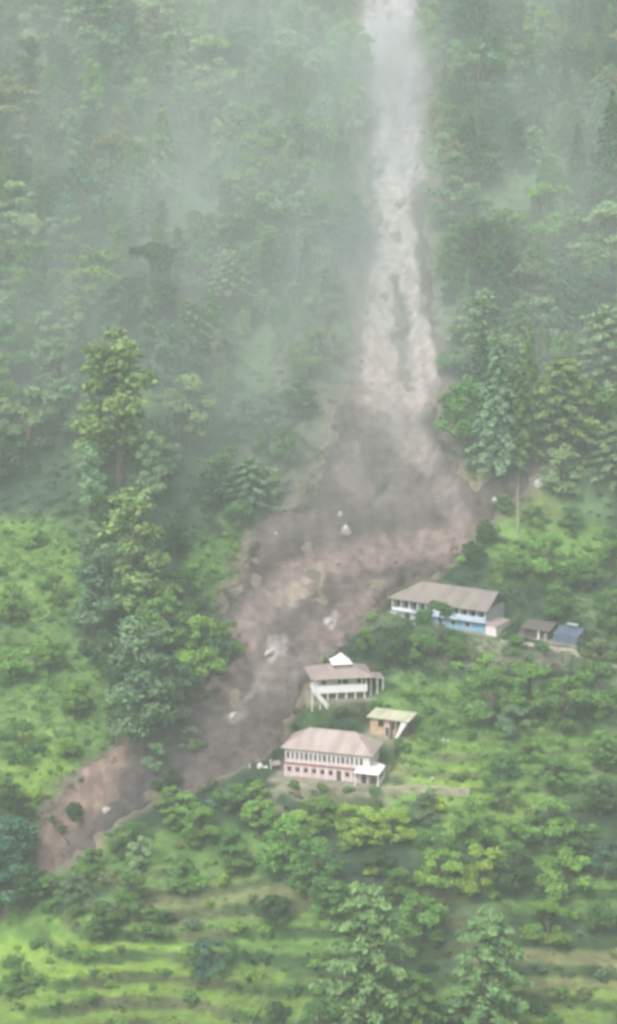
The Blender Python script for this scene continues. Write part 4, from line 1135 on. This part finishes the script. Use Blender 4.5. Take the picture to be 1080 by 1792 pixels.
# ------------------------------------------------------------------ labels for the plants
VB = [(40, 'at the very top of the view'), (150, 'beside the top of the dust cloud'), (260, 'level with the middle of the dust cloud'), (360, 'level with the foot of the dust cloud'), (460, 'just below the dust cloud'),
      (560, 'level with the fork of the pale chute'), (660, 'level with the broad pale mud lobe'), (760, 'just below the broad pale mud lobe'), (860, 'level with the dark slide face'), (960, 'level with the foot of the slide face'),
      (1060, 'level with the blue building roof'), (1150, 'just below the blue building'), (1240, 'level with the white shrine'), (1310, 'level with the ochre hut'), (1390, 'level with the pink building'),
      (1460, 'just below the pink building'), (1540, 'a terrace or two below the pink building'), (1620, 'above the bright terraces'), (1700, 'on the middle bright terraces'), (1770, 'on the lower bright terraces'), (9e9, 'on the lowest terrace')]
def place_words(px, py):
    v = next(t for lim, t in VB if py < lim)
    l = float(np.interp(py, S_PY, S_L)); r = float(np.interp(py, S_PY, S_R))
    if py < 1420:
        if px < l: g = l - px; hh = 'touching the slide on its tree side' if g < 50 else 'west of the slide' if g < 190 else 'well west of the slide' if g < 360 else 'farthest west of the slide'
        else: g = px - r; hh = 'touching the slide on its ridge side' if g < 60 else 'east of the slide' if g < 200 else 'farthest east of the slide'
    else: hh = 'under the red earth bank' if px < 260 else 'under the end of the slide' if px < 470 else 'under the pink building' if px < 700 else 'under the footpath' if px < 880 else 'under the ridge woods'
    return v, hh
KN = {'broad': 'tree', 'lopped': 'lopped tree', 'conifer': 'conifer', 'feather': 'feathery tree', 'shrub': 'shrub'}
cats = {'broad': 'tree', 'lopped': 'tree', 'conifer': 'conifer', 'feather': 'tree', 'shrub': 'shrub'}
grp = {'broad': 'broadleaf trees on the hillside', 'lopped': 'tall lopped trees on the hillside', 'conifer': 'conifers on the hillside', 'feather': 'feathery trees on the hillside', 'shrub': 'shrubs on the lower slope'}
by = {}
for q in PLANTS:
    o, kind, px, py, H, t = q
    lim = (1.9, 2.6) if kind == 'shrub' else (9, 15) if kind != 'broad' else (7.5, 11)
    sz = 'small' if H < lim[0] else 'mid-sized' if H < lim[1] else 'tall' if kind != 'shrub' else 'large'
    v, hh = place_words(px, py)
    by.setdefault((f'{sz} {t} {KN[kind]}', hh, v), []).append(q)
for (a, hh, v), qs in by.items():
    qs.sort(key=lambda q: q[3])
    for i, q in enumerate(qs):
        n = len(qs)
        pre = '' if n == 1 else ('upper ' if i == 0 else 'lower ') if n == 2 else ('uppermost ', 'middle ', 'lowest ')[i] if n == 3 else ('uppermost ', 'second-highest ', 'third-highest ', 'fourth-highest ', 'fifth-highest ', 'sixth-highest ')[min(i, 5)]
        lb = f'{pre}{a} {v}, {hh}'
        nw_ = lambda t: len(t.replace('-', ' ').split())
        for x_, y_ in (('level with ', 'by '), ('a terrace or two below', 'well below'), (' on its tree side', ' westward'), (' on its ridge side', ' eastward'), ('just ', ''), ('the middle of the ', 'the '), ('the foot of the ', 'the '), ('mid-sized', 'medium'), ('second-highest', 'second'), ('third-highest', 'third'), (' beside ', ' by '), ('uppermost', 'top'), ('blue building roof', 'blue building'), ('feathery tree', 'feathery'), ('touching the slide', 'touching it'), ('farthest west of the slide', 'farthest west'), ('well west of the slide', 'well west'), ('the broad pale mud', 'the pale'), ('the very top of the view', 'the top'), ('the top of the ', 'the ')):
            if nw_(lb) > 16: lb = lb.replace(x_, y_)
        tag(q[0], lb, cats[q[1]], grp[q[1]])
